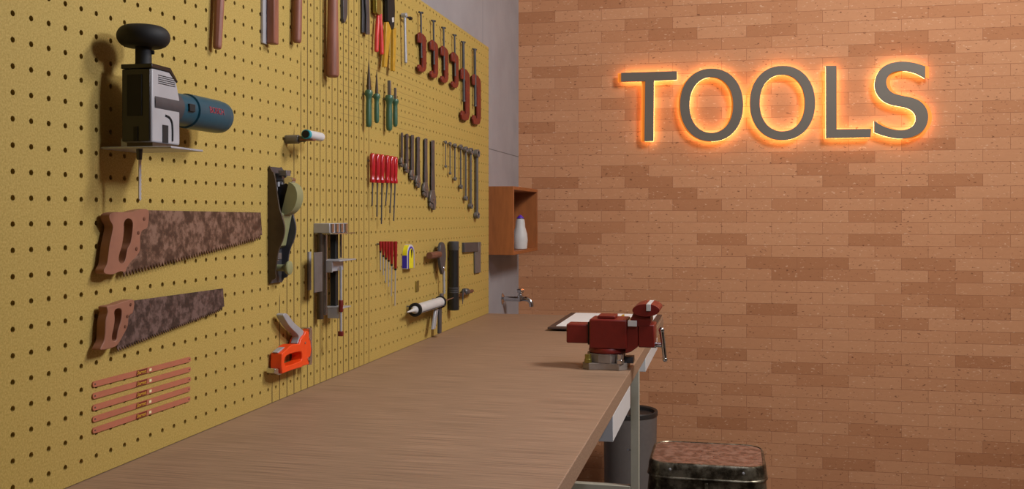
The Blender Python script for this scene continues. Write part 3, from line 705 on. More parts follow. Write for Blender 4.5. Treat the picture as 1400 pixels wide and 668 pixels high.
# ------------------------------------------- pliers group at the top of board
def make_flat(name, parts, label, cat, group=None, pegs=()):
    allp = [onx(*p, .01) for _, pts, *_ in parts for p in pts]
    lo = min(allp, key=lambda p: p.z)
    t = thing(name, (0, lo.y, lo.z), label, cat, group)
    for nm, pts, t1, t0, m, bv in parts:
        bm = new(); plate(bm, pts, t1, t0); obj(nm, bm, M[m], t, bevel=bv)
    return t
make_flat('file', [('blade', [(469.4, -10), (469.6, 26), (471.2, 31.6), (473.4, 28), (475.4, 20), (475.9, -10)], .007, -.0003, 'darksteel', .001),
                   ('handle', [(468.6, -45), (468.4, -10.2), (476.6, -10.2), (476.4, -45)], .010, -.0003, 'wood', .003)],
          'dark grey pointed steel file tip at the top, beside the thickest wooden handle', 'file')
make_flat('snips', [('handle', [(495.6, -12), (502.6, -12), (501.2, 20), (499.5, 45), (495.6, 44.5), (496, 20)], .006, .0025, 'darksteel', .001),
                    ('handle', [(499.4, -12), (504.8, -12), (505.6, 20), (505.8, 47.3), (501.2, 47), (501.6, 20)], .0115, .008, 'darksteel', .001),
                    ('jaw', [(496, -40), (500, -46), (504, -40), (504.6, -12.3), (495.8, -12.3)], .014, -.0003, 'toolsteel', .001)],
          'dark grey steel snips with two flat legs at the top, beside the red handled pliers', 'snips')
def make_pliers():
    def T(pts, t, r, sq=(1, 1), k=4):
        bm = new(); tube(bm, [onx(*p, t) for p in catmull(pts, k, False)], [v for v in [r[min(len(r) - 1, int(i / k))] for i in range((len(pts) - 1) * k + 1)]], 12, sq); return bm
    o = onx(517, 74, .01)
    t = thing('pliers', (0, o.y, o.z), 'red handled pliers hanging at the top of the board beside the yellow tool', 'pliers')
    obj('handle', T([(517.0, 16), (516.4, 30), (515.2, 48), (514.9, 62), (514.7, 71)], .011, [.0040, .0052, .0052, .005, .0035]), M['redgrip'], t)
    obj('handle', T([(520.0, 19), (520.4, 34), (521.3, 52), (521.8, 66), (521.9, 74.5)], .011, [.0040, .0050, .0050, .0048, .0035]), M['redgrip'], t)
    bm = new(); plate(bm, [(514.6, -6), (520, -14), (521.5, -6), (521.8, 19), (519, 21), (514.8, 17)], .0155, .0065); obj('jaw', bm, M['brass'], t, bevel=.001)
    bm = new(); p = onx(518, 2, .01); lathe(bm, (-.0006, p.y, p.z), (1, 0, 0), [(0, .0022), (.012, .0022)], 8); obj('peg', bm, M['greysteel'], t)
make_pliers()
make_flat('wire_stripper', [('jaw', [(527.5, -8), (539.5, -8), (540.3, 14), (539.4, 36), (537.5, 41.5), (534.8, 38), (532.5, 29.5), (530.6, 29), (530.6, 0)], .0145, .005, 'black', .001),
                            ('handle', [(528.6, 30.2), (531.5, 29.9), (535.1, 40), (532, 66), (529.1, 91.9), (525.6, 91.4), (527.4, 60)], .018, .011, 'yellow', .001),
                            ('handle', [(538, 41), (541.7, 37.7), (541.4, 66), (540.1, 97.4), (537.4, 96.9), (537.8, 70)], .018, .011, 'yellow', .001),
                            ('tag_mark', [(536, 24), (538.6, 23.5), (538.8, 30), (536.4, 30.4)], .0152, .0146, 'white', 0)],
          'black wire stripper with two broad yellow handles at the top of the board', 'wire stripper')
def make_ratchet_small():
    a, b = onx(553.3, 22, .012), onx(554.6, 86.5, .012)
    t = thing('ratchet', (0, b.y, b.z), 'slim chrome ratchet handle hanging between the yellow stripper and the red clamps', 'ratchet')
    r = rpx(4.6, a)
    bm = new(); tube(bm, [a, a.lerp(b, .3), a.lerp(b, .7), b.lerp(a, .02), b], [r * .9, r * .8, r * .95, r, r * .6], 12); obj('handle', bm, M['satin'], t)
    bm = new(); lathe(bm, (.004, a.y, a.z + .002), (1, 0, 0), [(0, r * 1.3), (.012, r * 1.5), (.014, r * 1.2)], 16); obj('head', bm, M['satin'], t)
    bm = new(); lathe(bm, (.0125, a.y + r * 1.2, a.z), (.2, 1, 0), [(0, .0028), (.02, .0028), (.021, .0045), (.028, .0045)], 12); obj('drive', bm, M['blackplastic'], t)
    bm = new(); lathe(bm, (-.0006, a.y, a.z + .002), (1, 0, 0), [(0, .0022), (.008, .0022)], 8); obj('peg', bm, M['greysteel'], t)
make_ratchet_small()
# ----------------------------------------------------------- green handled tools
def make_green(ctr, w, y0, y1, blade, kind, label):
    tt = .014
    a, b = onx(ctr, y0, tt), onx(ctr, y1, tt); r = rpx(w, a) * 1.15; L = a.z - b.z
    nm = 'awl' if kind == 'awl' else 'chisel'
    t = thing(nm, (0, b.y, b.z), label, nm, 'green handled tools')
    bm = new(); lathe(bm, b, (0, 0, 1), [(0, 0), (.001, r * .45), (.004, r * .68), (L * .12, r * .78), (L * .45, r * .8), (L * .72, r * .72), (L * .82, r * .8), (L * .87, r * 1.1), (L * .93, r * 1.12), (L * .985, r * .95), (L, r * .7)], 20); obj('handle', bm, M['green'], t)
    bt, bw = blade; z1 = onx(ctr, bt, tt).z
    bm = new()
    if kind == 'awl':
        rb = rpx(bw, a); lathe(bm, (tt, a.y, a.z), (0, 0, 1), [(-.002, rb), (.006, rb), ((z1 - a.z) * .35, rb * .8), (z1 - a.z, .0003)], 12, (1, 1))
    else:
        rb = rpx(bw, a); box(bm, (tt - rb * .75, a.y - rb * .8, a.z - .002), (tt + rb * .75, a.y + rb * .8, z1))
    obj('blade', bm, M['browncast' if kind == 'awl' else 'toolsteel'], t, bevel=0 if kind == 'awl' else .0006)
    bm = new(); lathe(bm, (-.0006, a.y, a.z - L * .1), (1, 0, 0), [(0, .0022), (.012, .0022)], 8); obj('peg', bm, M['greysteel'], t)
make_green(504.2, 8.8, 123, 174, (80, 6.2), 'awl', 'larger green handled awl with long tapering point, leftmost of the four green tools')
make_green(515, 7.6, 128, 168.5, (95, 4.6), 'awl', 'smaller green handled awl with tapering point, beside the larger awl')
make_green(532.2, 9.6, 130, 179, (110, 5.4), 'chisel', 'larger green handled chisel with square blade, beside the smaller chisel')
make_green(540.4, 7.4, 135, 173.5, (120, 4.0), 'chisel', 'smaller green handled chisel with short square blade, rightmost of the four green tools')
# ------------------------------------------------------------------ c-clamps
CL = [(570.6, 583.3, 45, 99, 575.4, 16, 77, 2.6), (587.4, 599.4, 55.3, 107.2, 592.6, 27.5, 86, 2.6), (601.9, 613.3, 63.4, 113.8, 606.4, 37, 94, 2.6),
      (616.4, 627.3, 71.8, 120.7, 621.4, 47, 102, 2.5), (629.4, 642.6, 93.5, 165.2, 633.3, 56.5, 137, 4.0), (645, 657.9, 102, 170.8, 649, 66.5, 143.6, 4.0)]
CLL = ['small red C-clamp hanging next to the chrome ratchet', 'small red C-clamp, second from the chrome ratchet', 'small red C-clamp, third from the chrome ratchet',
       'small red C-clamp hanging next to the larger clamps', 'larger red C-clamp with thick screw, next to the small clamps', 'larger red C-clamp with thick screw, nearest the end of the board']
for (xl, xr, yt, yb, rx, ry0, ry1, rw), lb in zip(CL, CLL):
    t1, t0 = .0115, .0055; xl += 1.8; w = xr - xl; h = yb - yt; big = rw > 3
    sl = lambda x: 0.22 * (x - xl)            # board rows fall away to the right
    A = .27 if big else .3
    out = [(xl, yt + 1), (xl + w * .25, yt - 1), (xl + w * .62, yt + sl(xl + w * .6)), (xr - w * .08, yt + sl(xr) + h * .06), (xr, yt + h * .18), (xr, yb - h * .12), (xr - w * .15, yb - 1.5), (xl + w * .5, yb), (xl + w * .1, yb - 1.5), (xl - w * .02, yb - h * .12),
           (xl + w * .08, yb - h * (.2 if not big else .2)), (xl + w * .35, yb - h * .19), (xl + w * .42, yb - h * .13), (xl + w * .58, yb - h * .14), (xl + w * .56, yb - h * .2), (xl + w * .52, yt + h * (.34 if not big else .27)), (xl + w * .44, yt + h * (.22 if big else .27)), (xl + w * .02, yt + h * (.2 if big else .24))]
    p0 = onx(xl, yb, t1)
    t = thing('c_clamp', (0, p0.y, p0.z), lb, 'clamp', 'red C-clamps')
    bm = new(); plate(bm, out, t1, t0); obj('frame', bm, M['redpaint'], t, bevel=.0018)
    c = onx(rx, ry0, .0095); e = onx(rx + .8, ry1, .0095); r = rpx(rw, c)
    bm = new(); tube(bm, [c, e], r, 12); lathe(bm, (.0095, e.y, e.z), (0, 0, -1), [(0, r * 1.15), (.004, r * 1.25)], 12); obj('screw', bm, M['darksteel'], t)
    d = .0042 if not big else .0055
    bm = new(); tube(bm, [(.0095 - d * .6, c.y - d, c.z - .002), (.0095 + d * .6, c.y + d, c.z - .002)], .0016 if not big else .0021, 8)
    for s in (-1, 1): lathe(bm, (.0095 + s * d * .6, c.y + s * d, c.z - .002), (s * .5, s, 0), [(-.002, .0028), (.002, .0028)], 8)
    obj('tommy_bar', bm, M['darksteel'], t)
    p = onx(xr - w * .2, yt + h * .5, .004); bm = new(); lathe(bm, (-.0006, p.y, p.z), (1, 0, 0), [(0, .0022), (.0066, .0022)], 8); obj('peg', bm, M['greysteel'], t)
    p = onx(xr - w * .2, yt + h * .42, t1); bm = new(); lathe(bm, (t1 - .0003, p.y, p.z), (1, 0, 0), [(0, .0028), (.0012, .0024)], 10); obj('rivet', bm, M['copper'], t)
# ------------------------------------------------------------- screwdrivers
SD = [(509.2, 209.5, 249.5, 508.6, 281), (515.8, 210.3, 249.8, 515.2, 296), (522, 211.2, 250, 521.4, 306), (529.2, 212.2, 250, 526.6, 281), (535, 213.2, 250.3, 532.4, 291), (540, 214.2, 250.6, 537.6, 302)]
SL = ['leftmost', 'second', 'third', 'fourth', 'fifth', 'rightmost']
for k, ((hx, y0, y1, sx, ye), w) in enumerate(zip(SD, SL)):
    tt = .0115
    a, b = onx(hx, y0, tt), onx(hx, y1, tt); L = a.z - b.z; r = rpx(8.1, a)
    e = onx(sx, ye, tt)
    t = thing('screwdriver', (0, b.y, e.z), f'screwdriver with glossy red handle, {w} in the row of six below the green tools', 'screwdriver', 'red handled screwdrivers')
    bm = new(); lathe(bm, b, (0, 0, 1), [(0, r * .9), (.002, r), (.008, r * .98), (.013, r * .8), (.02, r * .86), (L * .6, r), (L - .006, r), (L - .002, r * .85), (L, r * .6)], 10); obj('handle', bm, M['redhandle'], t)
    rs = .0017
    bm = new(); tube(bm, [b + V3((0, 0, .002)), (tt, b.y, b.z - .01), (tt, e.y * .7 + b.y * .3, e.z + .008)], rs, 8); sh = obj('shaft', bm, M['darksteel'], t)
    bm = new(); box(bm, (tt - .001, e.y * .7 + b.y * .3 - .002, e.z), (tt + .001, e.y * .7 + b.y * .3 + .002, e.z + .008)); obj('tip', bm, M['darksteel'], sh)
    p = b + V3((0, 0, L * .75)); bm = new(); lathe(bm, (-.0006, p.y, p.z), (1, 0, 0), [(0, .002), (tt - r * .7 + .004, .002)], 8); obj('peg', bm, M['greysteel'], t)
PS = [(520.2, 342.5, 520.2, 369, 4.2), (523.9, 348.4, 524, 376, 4.4), (527.7, 352, 527, 386, 4.6), (531.4, 355, 531, 391.5, 4.8), (535.4, 360.6, 535, 404.5, 5), (540.6, 366.6, 539.9, 417.5, 5.4)]
for (hx, y1, sx, ye, w), lb in zip(PS, ['shortest', 'second shortest', 'third shortest', 'third longest', 'second longest', 'longest']):
    tt = .009
    a, b = onx(hx, 329.6, tt), onx(hx, y1, tt); L = a.z - b.z; r = rpx(w, a); e = onx(sx, ye, tt)
    t = thing('precision_screwdriver', (0, b.y, e.z), f'slim screwdriver with deep red tapered handle, {lb} of six beside the tape measure', 'screwdriver', 'dark red slim screwdrivers')
    bm = new(); lathe(bm, b, (0, 0, 1), [(0, r * .62), (.002, r * .7), (L * .3, r * .8), (L * .8, r), (L - .001, r * .95), (L, r * .7)], 14); obj('handle', bm, M['deepred'], t)
    bm = new(); lathe(bm, (tt, b.y, b.z - .0045), (0, 0, 1), [(0, r * .6), (.0044, r * .72)], 12); obj('collar', bm, M['black'], t)
    bm = new(); tube(bm, [(tt, b.y, b.z - .0044), (tt, e.y, e.z)], [.0015, .0012], 8); obj('shaft', bm, M['satin'], t)
    p = b + V3((0, 0, L * .7)); bm = new(); lathe(bm, (-.0006, p.y, p.z), (1, 0, 0), [(0, .002), (tt - r * .6 + .004, .002)], 8); obj('peg', bm, M['greysteel'], t)
# ---------------------------------------------------------- adjustable wrenches
AW = [(549.8, 2.3, 181, 216, 228.5, 4.2), (556.7, 3.6, 182.5, 224, 236.4, 5.2), (564, 4.2, 184, 233, 246.5, 6.6), (572, 4.5, 186.5, 240.5, 257, 7.4), (582.4, 4.7, 189, 250, 270, 8.6), (592, 5.4, 191.5, 261, 287, 10.2)]
for k, (cx, w, y0, y1, y2, hw) in enumerate(AW):
    lb = ['smallest', 'second smallest', 'third smallest', 'third largest', 'second largest', 'largest'][k]
    t1, t0 = .0075, .0042; w *= .72; hw *= .8; cx += .6
    b = onx(cx, y2, t0)
    t = thing('adjustable_wrench', (0, b.y, b.z), f'dark steel adjustable wrench hanging jaw down, {lb} in its row of six', 'wrench', 'adjustable wrenches')
    bm = new(); plate(bm, catmull([(cx - w / 2, y0 + 3), (cx - w * .35, y0 + .6), (cx, y0), (cx + w * .35, y0 + .6), (cx + w / 2, y0 + 3), (cx + w * .46, (y0 + y1) / 2), (cx + w * .55, y1), (cx - w * .55, y1), (cx - w * .48, (y0 + y1) / 2)], 3), t1, t0); obj('handle', bm, M['darksteel'], t, bevel=.0015)
    h = y2 - y1
    head = [(cx - w * .55, y1 - 1), (cx + w * .55, y1 - 1), (cx + hw * .42, y1 + h * .3), (cx + hw * .5, y1 + h * .6), (cx + hw * .36, y2 - h * .02), (cx + hw * .08, y2), (cx + hw * .02, y1 + h * .66), (cx - hw * .5, y1 + h * .55), (cx - hw * .48, y1 + h * .28)]
    bm = new(); plate(bm, head, t1 + .002, t0 - .001); obj('fixed_jaw', bm, M['toolsteel'], t, bevel=.001)
    jaw = [(cx - hw * .48, y1 + h * .6), (cx - hw * .04, y1 + h * .7), (cx - hw * .08, y2 - h * .1), (cx - hw * .3, y2 - h * .08), (cx - hw * .5, y1 + h * .8)]
    bm = new(); plate(bm, jaw, t1 + .0015, t0 - .0005); obj('sliding_jaw', bm, M['toolsteel'], t, bevel=.0008)
    p = onx(cx, y1 + h * .45, t1 + .002); bm = new(); lathe(bm, (p.x - .001, p.y - .005, p.z), (0, 1, 0), [(0, .003), (.01, .003)], 10); obj('thumb_screw', bm, M['chrome'], t)
    p = onx(cx, y0 + 5, t0); bm = new(); lathe(bm, (-.0006, p.y, p.z), (1, 0, 0), [(0, .002), (.0078, .002)], 8); obj('peg', bm, M['greysteel'], t)
# --------------------------------------------------------- combination wrenches
CW = [(609.2, 192.2, 229.5, 1.5, 2.9), (615.3, 194, 239.2, 1.8, 3.1), (621.9, 196, 247.5, 2.2, 3.8), (629.8, 197.6, 258.6, 2.5, 4.4), (636.6, 200.3, 274.8, 3.2, 4.9), (643.3, 202, 286, 4, 5.6), (651.7, 204.4, 299.5, 4.8, 6.6)]
for k, (cx, y0, y1, w, ew) in enumerate(CW):
    lb = ['smallest', 'second smallest', 'third smallest', 'middle-sized', 'third largest', 'second largest', 'largest'][k]
    tt = .008
    a, b = onx(cx, y0, tt), onx(cx, y1, tt); re = rpx(ew, a); r = rpx(w, a)
    t = thing('ring_wrench', (0, b.y, b.z), f'slim bronze-grey ring wrench, {lb} in the row of seven under the red clamps', 'wrench', 'ring wrenches')
    e1, e2 = a.z - re * 1.6, b.z + re * 1.6
    bm = new(); tube(bm, [(tt, a.y, e1), (tt, a.y, a.z * .7 + b.z * .3), (tt, a.y, a.z * .3 + b.z * .7), (tt, a.y, e2)], r, 10, (1, 1)); sh = obj('shank', bm, M['toolsteel'], t)
    for zc_, m in ((e1, 1), (e2, .8)):
        bm = new(); R = re * 1.7 * m; prof = []
        n = 16; vs = []
        ring = [(R * 1.5 * math.cos(2 * PI * i / n), R * math.sin(2 * PI * i / n)) for i in range(n)]
        hole = [(R * .8 * math.cos(2 * PI * i / n), R * .55 * math.sin(2 * PI * i / n)) for i in range(n)]
        slab(bm, [(tt + re * .9, a.y + u, zc_ + v) for u, v in ring], (-re * 1.7, 0, 0), [[(tt + re * .9, a.y + u, zc_ + v) for u, v in hole]])
        obj('ring_end', bm, M['greysteel'], t, bevel=.0008)
    bm = new(); lathe(bm, (-.0006, a.y, e1 + re * .6), (1, 0, 0), [(0, .0014), (.012, .0014)], 8); obj('peg', bm, M['darksteel'], t)
# ------------------------------------------------------------- tape measure
def make_tape():
    y_l = onx(556.4, 350, .013).y; y_r = onx(566.6, 350, .013).y; zb = onx(556.4, 367.6, .013).z; zt = onx(561, 334, .013).z
    X0, X1 = -.0003, .0135; W = y_r - y_l; H = zt - zb; cy = (y_l + y_r) / 2
    t = thing('tape_measure', (0, cy, zb), 'blue and yellow round-topped tape measure on the pegboard beside the slim screwdrivers', 'tape measure')
    def prof(s, lift=0):
        n = 14; r = W / 2 * s; h = H - W / 2 * .9
        return [(cy - r, zb + lift), (cy + r, zb + lift)] + [(cy + r * math.cos(PI * i / n), zb + h * 1 + (H - h) * s * math.sin(PI * i / n)) for i in range(n + 1)]
    bm = new(); slab(bm, [(X1, y, z) for y, z in prof(1)], (X0 - X1, 0, 0)); ca = obj('case', bm, M['white'], t, bevel=.001)
    bm = new(); slab(bm, [(X1 + .0006, y, z) for y, z in prof(.82, .001)], (-.0006, 0, 0)); obj('blue_rim', bm, M['blue'], ca)
    bm = new(); slab(bm, [(X1 + .0012, y, z) for y, z in prof(.62, .001)], (-.0006, 0, 0)); obj('yellow_panel', bm, M['tapeyellow'], ca)
    bm = new(); slab(bm, [(X1 + .0018, y, z) for y, z in [(cy - .004, zb + H * .78), (cy + .008, zb + H * .8), (cy + .006, zb + H * .62), (cy + .001, zb + H * .42)]], (-.0006, 0, 0)); obj('black_mark', bm, M['black'], ca)
    bm = new(); box(bm, (X0 + .001, y_l - .0006, zb + .002), (X1 - .0005, y_l, zb + H * .55)); obj('blue_panel', bm, M['blue'], ca)
    h = H - W / 2 * .9; n = 8
    bm = new(); out = [(cy - W / 2 - .0006, zb + H * .56)] + [(cy - (W / 2 + .0006) * math.cos(PI / 2 * i / n), zb + h + (H - h + .0006) * math.sin(PI / 2 * i / n)) for i in range(n - 1)]
    inn = [(cy - W / 2 + .0003, zb + H * .56)] + [(cy - (W / 2 - .0003) * math.cos(PI / 2 * i / n), zb + h + (H - h - .0003) * math.sin(PI / 2 * i / n)) for i in range(n - 1)]
    slab(bm, [(X1 - .0005, y, z) for y, z in out + inn[::-1]], (X0 - X1 + .002, 0, 0)); obj('yellow_band', bm, M['tapeyellow'], ca)
make_tape()
bm = new(); plate(bm, [(569, 384.2), (573, 383.2), (573, 397.6), (569, 398.6)], .003, -.0003); tag(obj('peg_tab', bm, M['brass'], bevel=.0005), 'small upright olive-brown tab on the pegboard above the caulking gun', 'tab')
# ------------------------------------------- ratchet wrench, torch and square
def make_ratchet():
    tt = .018
    t = thing('socket_wrench', (0, onx(606, 415, tt).y, onx(606, 415, tt).z), 'long socket wrench with dark oval head and socket, beside the black flashlight', 'socket wrench')
    head = catmull([(605, 330.7), (608.5, 335), (610, 350), (608.5, 364), (606.8, 374), (604.8, 373), (602.6, 362), (601.4, 350), (602.4, 336)], 3)
    bm = new(); plate(bm, head, .0225, .0145); obj('head', bm, M['darksteel'], t, bevel=.002)
    a, b = onx(606.6, 370, tt), onx(607.2, 401, tt)
    bm = new(); tube(bm, [a, a.lerp(b, .5), b], rpx(3.6, a), 12); obj('handle', bm, M['satin'], t)
    p = onx(603.5, 347, tt)
    q = onx(587, 348.5, tt); L = p.y - q.y
    bm = new(); lathe(bm, (tt, p.y - .022, p.z), (0, -1, 0), [(0, .005), (.002, .0095), (L - .024, .0095), (L - .022, .0085)], 18); obj('socket', bm, M['copper'], t)
    bm = new(); lathe(bm, (tt, p.y, p.z), (0, -1, 0), [(0, .0042), (.0221, .0042)], 12); obj('drive', bm, M['chrome'], t)
    p = onx(607.2, 366, .0225); bm = new(); lathe(bm, (.0222, p.y, p.z), (1, 0, 0), [(0, .005), (.002, .004)], 12); obj('reverse_switch', bm, M['chrome'], t)
    p = onx(604, 336, tt); bm = new(); lathe(bm, (-.0006, p.y + .012, p.z - .004), (1, 0, 0), [(0, .0022), (.0158, .0022)], 8); obj('peg', bm, M['greysteel'], t)
make_ratchet()
def make_flashlight():
    tt = .0175
    a, b = onx(620.2, 329.6, tt), onx(620.4, 423.5, tt); L = a.z - b.z
    r = rpx(14.6, a)
    t = thing('flashlight', (0, b.y, b.z), 'black metal flashlight hanging upright between the socket wrench and the square', 'flashlight')
    bm = new(); lathe(bm, b, (0, 0, 1), [(0, r * .92), (.001, r * 1.0), (.045, r * 1.0), (.05, r * .96), (L - .028, r * .94), (L - .0265, r * .94)], 28); obj('body', bm, M['blackplastic'], t)
    bm = new(); lathe(bm, b + V3((0, 0, L - .026)), (0, 0, 1), [(0, r * .96), (.001, r), (.024, r), (.026, r * .9)], 12); obj('tail_cap', bm, M['darksteel'], t)
    bm = new()
    for h in (.05, .056, .062): lathe(bm, b + V3((0, 0, h)), (0, 0, 1), [(0, r * .98), (.001, r * 1.04), (.003, r * 1.04), (.004, r * .98)], 28)
    obj('ring', bm, M['darksteel'], t)
    bm = new(); lathe(bm, (-.0006, a.y, a.z - .05), (1, 0, 0), [(0, .0025), (.004, .0025)], 8); obj('peg', bm, M['darksteel'], t)
make_flashlight()
make_flat('square', [('stock', [(635.1, 331.5), (654.2, 330.9), (654.2, 343.2), (635.1, 344.7)], .0085, -.0003, 'darksteel', .001),
                     ('blade', [(649.6, 343.9), (654.2, 343.4), (654.4, 330.9), (657.6, 330.7), (657.4, 371.9), (650, 373.5)], .006, .002, 'greysteel', .0006)],
          'dark grey steel L-shaped square near the end of the board', 'square')
def make_bar_clamp():
    tt = .016
    t = thing('bar_clamp', (0, onx(636, 415, tt).y, onx(633, 415.5, tt).z), 'small brown rod with dark collar and downward prong beside the flashlight', 'clamp')
    a, b = onx(629.5, 403, tt), onx(647, 396.8, tt)
    bm = new(); tube(bm, [a, a.lerp(b, .35), a.lerp(b, .5), a.lerp(b, .9), b], [.0042, .0042, .0055, .0055, .0025], 12); obj('rod', bm, M['copper'], t)
    c = onx(637, 399.3, tt)
    bm = new(); lathe(bm, c + V3((0, -.02, .004)), (0, 1, -.08), [(0, .006), (.003, .0098), (.034, .0098), (.037, .006)], 14); obj('collar', bm, M['darksteel'], t)
    bm = new(); tube(bm, [onx(633, 394.5, tt + .007), onx(632.8, 404, tt + .007), onx(632.4, 415.5, tt + .007)], [.0026, .0024, .001], 8); obj('prong', bm, M['darksteel'], t)
    bm = new(); lathe(bm, (-.0006, c.y, c.z), (1, 0, 0), [(0, .003), (tt - .004, .003)], 8); obj('peg', bm, M['greysteel'], t)
make_bar_clamp()
# -------------------------------------------------------------- caulking gun
def make_caulk():
    tt = .023
    c = onx(568, 423.3, tt); rear = onx(603.5, 413.3, tt); r = rpx(14.2, onx(585, 418, tt))
    L = rear.y - c.y; zc0 = c.z + .0005
    t = thing('caulking_gun', (0, rear.y, onx(602, 457, tt).z), 'caulking gun with white cartridge and grey trigger, hanging just above the bench', 'caulking gun')
    bm = new(); lathe(bm, (tt, c.y + .004, zc0), (0, 1, 0), [(0, r * .98), (L - .012, r * .98)], 24); obj('cartridge', bm, M['white'], t)
    tip = onx(556.2, 427, tt)
    bm = new(); lathe(bm, (tt, c.y + .0035, zc0), (0, -1, 0), [(0, r * .78), (.012, r * .7), (.02, r * .36), (c.y - tip.y, .0012)], 18); obj('nozzle', bm, M['white'], t)
    bm = new(); R = rpx(19, c)
    n = 28
    slab(bm, [(tt + R * math.cos(2 * PI * i / n), c.y - .006, zc0 + R * math.sin(2 * PI * i / n)) for i in range(n)], (0, .009, 0), [[(tt + r * .81 * math.cos(2 * PI * i / n), c.y - .006, zc0 + r * .81 * math.sin(2 * PI * i / n)) for i in range(n)]])
    obj('front_ring', bm, M['black'], t, bevel=.001)
    bm = new(); lathe(bm, (tt, rear.y - .014, zc0), (0, 1, 0), [(0, r * .9), (0, R * .98), (.005, R * .98), (.005, r * .7)], 24); obj('rear_ring', bm, M['black'], t)
    bm = new(); box(bm, (tt - .004, rear.y - .008, zc0 - .016), (tt + .004, rear.y + .012, zc0 + R * 1.3)); fr = obj('rear_plate', bm, M['greysteel'], t, bevel=.0012)
    bm = new(); box(bm, (tt + r * .9, c.y + .0031, zc0 - r * .62), (tt + r * 1.06, rear.y - .0092, zc0 - r * .5)); box(bm, (tt - r * 1.06, c.y + .0031, zc0 - r * .62), (tt - r * .9, rear.y - .0092, zc0 - r * .5)); obj('cradle_bar', bm, M['darksteel'], t)
    def leg(p0, p1, w0, w1):
        a, b = onx(*p0, tt), onx(*p1, tt); bm = new()
        hexa(bm, [(tt - w0, a.y - .012, a.z), (tt + w0, a.y - .012, a.z), (tt + w0, a.y + .012, a.z), (tt - w0, a.y + .012, a.z)],
             [(tt - w1, b.y - .012, b.z), (tt + w1, b.y - .012, b.z), (tt + w1, b.y + .010, b.z), (tt - w1, b.y + .010, b.z)], 0); return bm
    obj('trigger', leg((596.5, 422), (592.4, 449.5), .0032, .0032), M['satin'], t, bevel=.001)
    obj('grip', leg((601.3, 420), (601, 455.0), .0028, .0032), M['darksteel'], t, bevel=.001)
    bm = new(); a = onx(605, 411.5, tt); b = onx(619.6, 408.6, tt); tube(bm, [(tt, rear.y + .011, zc0), (tt, rear.y + .02, zc0), (tt, b.y - .02, zc0 + .001), (tt, b.y, zc0 + .001)], .0023, 8); obj('push_rod', bm, M['chrome'], t)
    bm = new(); lathe(bm, (-.0006, rear.y - .011, zc0 + .008), (1, 0, 0), [(0, .0022), (tt - R * .6 + .004, .0022)], 8)
    lathe(bm, (-.0006, c.y - .001, zc0 + .008), (1, 0, 0), [(0, .0022), (tt - R * .8 + .004, .0022)], 8); obj('peg', bm, M['greysteel'], t)
make_caulk()
# ------------------------------------------------------ box shelf and bottle
def make_shelf():
    XO = .07; y0 = onx(702, 300, XO).y; y1 = onx(735, 300, XO).y; zt = onx(702, 254.3, XO).z; zb = onx(702, 348.5, XO).z; th = .012
    t = thing('box_shelf', (0.02, (y0 + y1) / 2, zb), 'open orange-brown wooden box shelf on the grey wall above the tap', 'shelf')
    bm = new(); box(bm, (WX + .0005, y0, zb), (XO, y0 + th, zt)); obj('side_panel', bm, M['boxwood'], t, bevel=.0008)
    bm = new(); box(bm, (WX + .0005, y1 - th, zb), (XO, y1, zt)); obj('side_panel', bm, M['boxwood'], t, bevel=.0008)
    bm = new(); box(bm, (WX + .0005, y0 + th + .0002, zt - th), (XO, y1 - th - .0002, zt)); obj('top_panel', bm, M['boxwood'], t, bevel=.0008)
    bm = new(); box(bm, (WX + .0005, y0 + th + .0002, zb), (XO, y1 - th - .0002, zb + th)); obj('bottom_panel', bm, M['boxwood'], t, bevel=.0008)
    zs = zb + th + .0004
    p = onx(711.3, 339, .042)
    H = (339 - 292.5) * zc(p) / F; r = rpx(20.5, p)
    b = thing('bottle', (.042, p.y, zs), 'white squeeze bottle with purple cap standing in the wooden box shelf', 'bottle')
    Hb = H * .9
    bm = new(); lathe(bm, (.042, p.y, zs), (0, 0, 1), [(0, r * .8), (.002, r * .9), (Hb * .3, r), (Hb * .5, r * .92), (Hb * .72, r * .66), (Hb * .86, r * .62), (Hb * .96, r * .55), (Hb, r * .35)], 24); obj('body', bm, M['white'], b)
    bm = new(); lathe(bm, (.042, p.y, zs + Hb), (0, 0, 1), [(0, r * .5), (H * .02, r * .48), (H * .1, r * .12)], 16); obj('cap', bm, M['purple'], b)
make_shelf()
# ---------------------------------------------------------------------- tap
def make_tap():
    w = onx(686.5, 408, WX); y, zz = w.y, w.z
    t = thing('tap', (WX, y, zz), 'chrome wall tap with knob handle below the wooden box shelf', 'tap')
    Q = lambda px, py: ony(px, py, y)
    bm = new(); lathe(bm, (WX - .0005, y, zz), (1, 0, 0), [(0, .021), (.0025, .021), (.006, .015), (.009, .011)], 24); obj('flange', bm, M['chrome'], t)
    xv = Q(711.5, 407).x
    bm = new(); tube(bm, [(WX + .008, y, zz), (xv - .012, y, zz), (xv, y, zz)], [.009, .009, .0112], 14)
    out = [(xv, y, zz), (Q(716, 406).x, y, zz + .001), (Q(722, 407).x, y, zz - .001), (Q(726, 411).x, y, zz - .011), (Q(727, 418).x, y, zz - .028)]
    tube(bm, catmull(out, 4, False), .0088, 14)
    lathe(bm, (xv, y, zz - .003), (0, 0, 1), [(0, .012), (.018, .012), (.02, .007), (.024, .007)], 16); obj('spout', bm, M['chrome'], t)
    bm = new(); lathe(bm, (xv, y, zz + .0212), (0, 0, 1), [(0, .008), (.003, .013), (.012, .0155), (.017, .012), (.018, 0)], 5); obj('handle', bm, M['chrome'], t, bevel=.001)
make_tap()
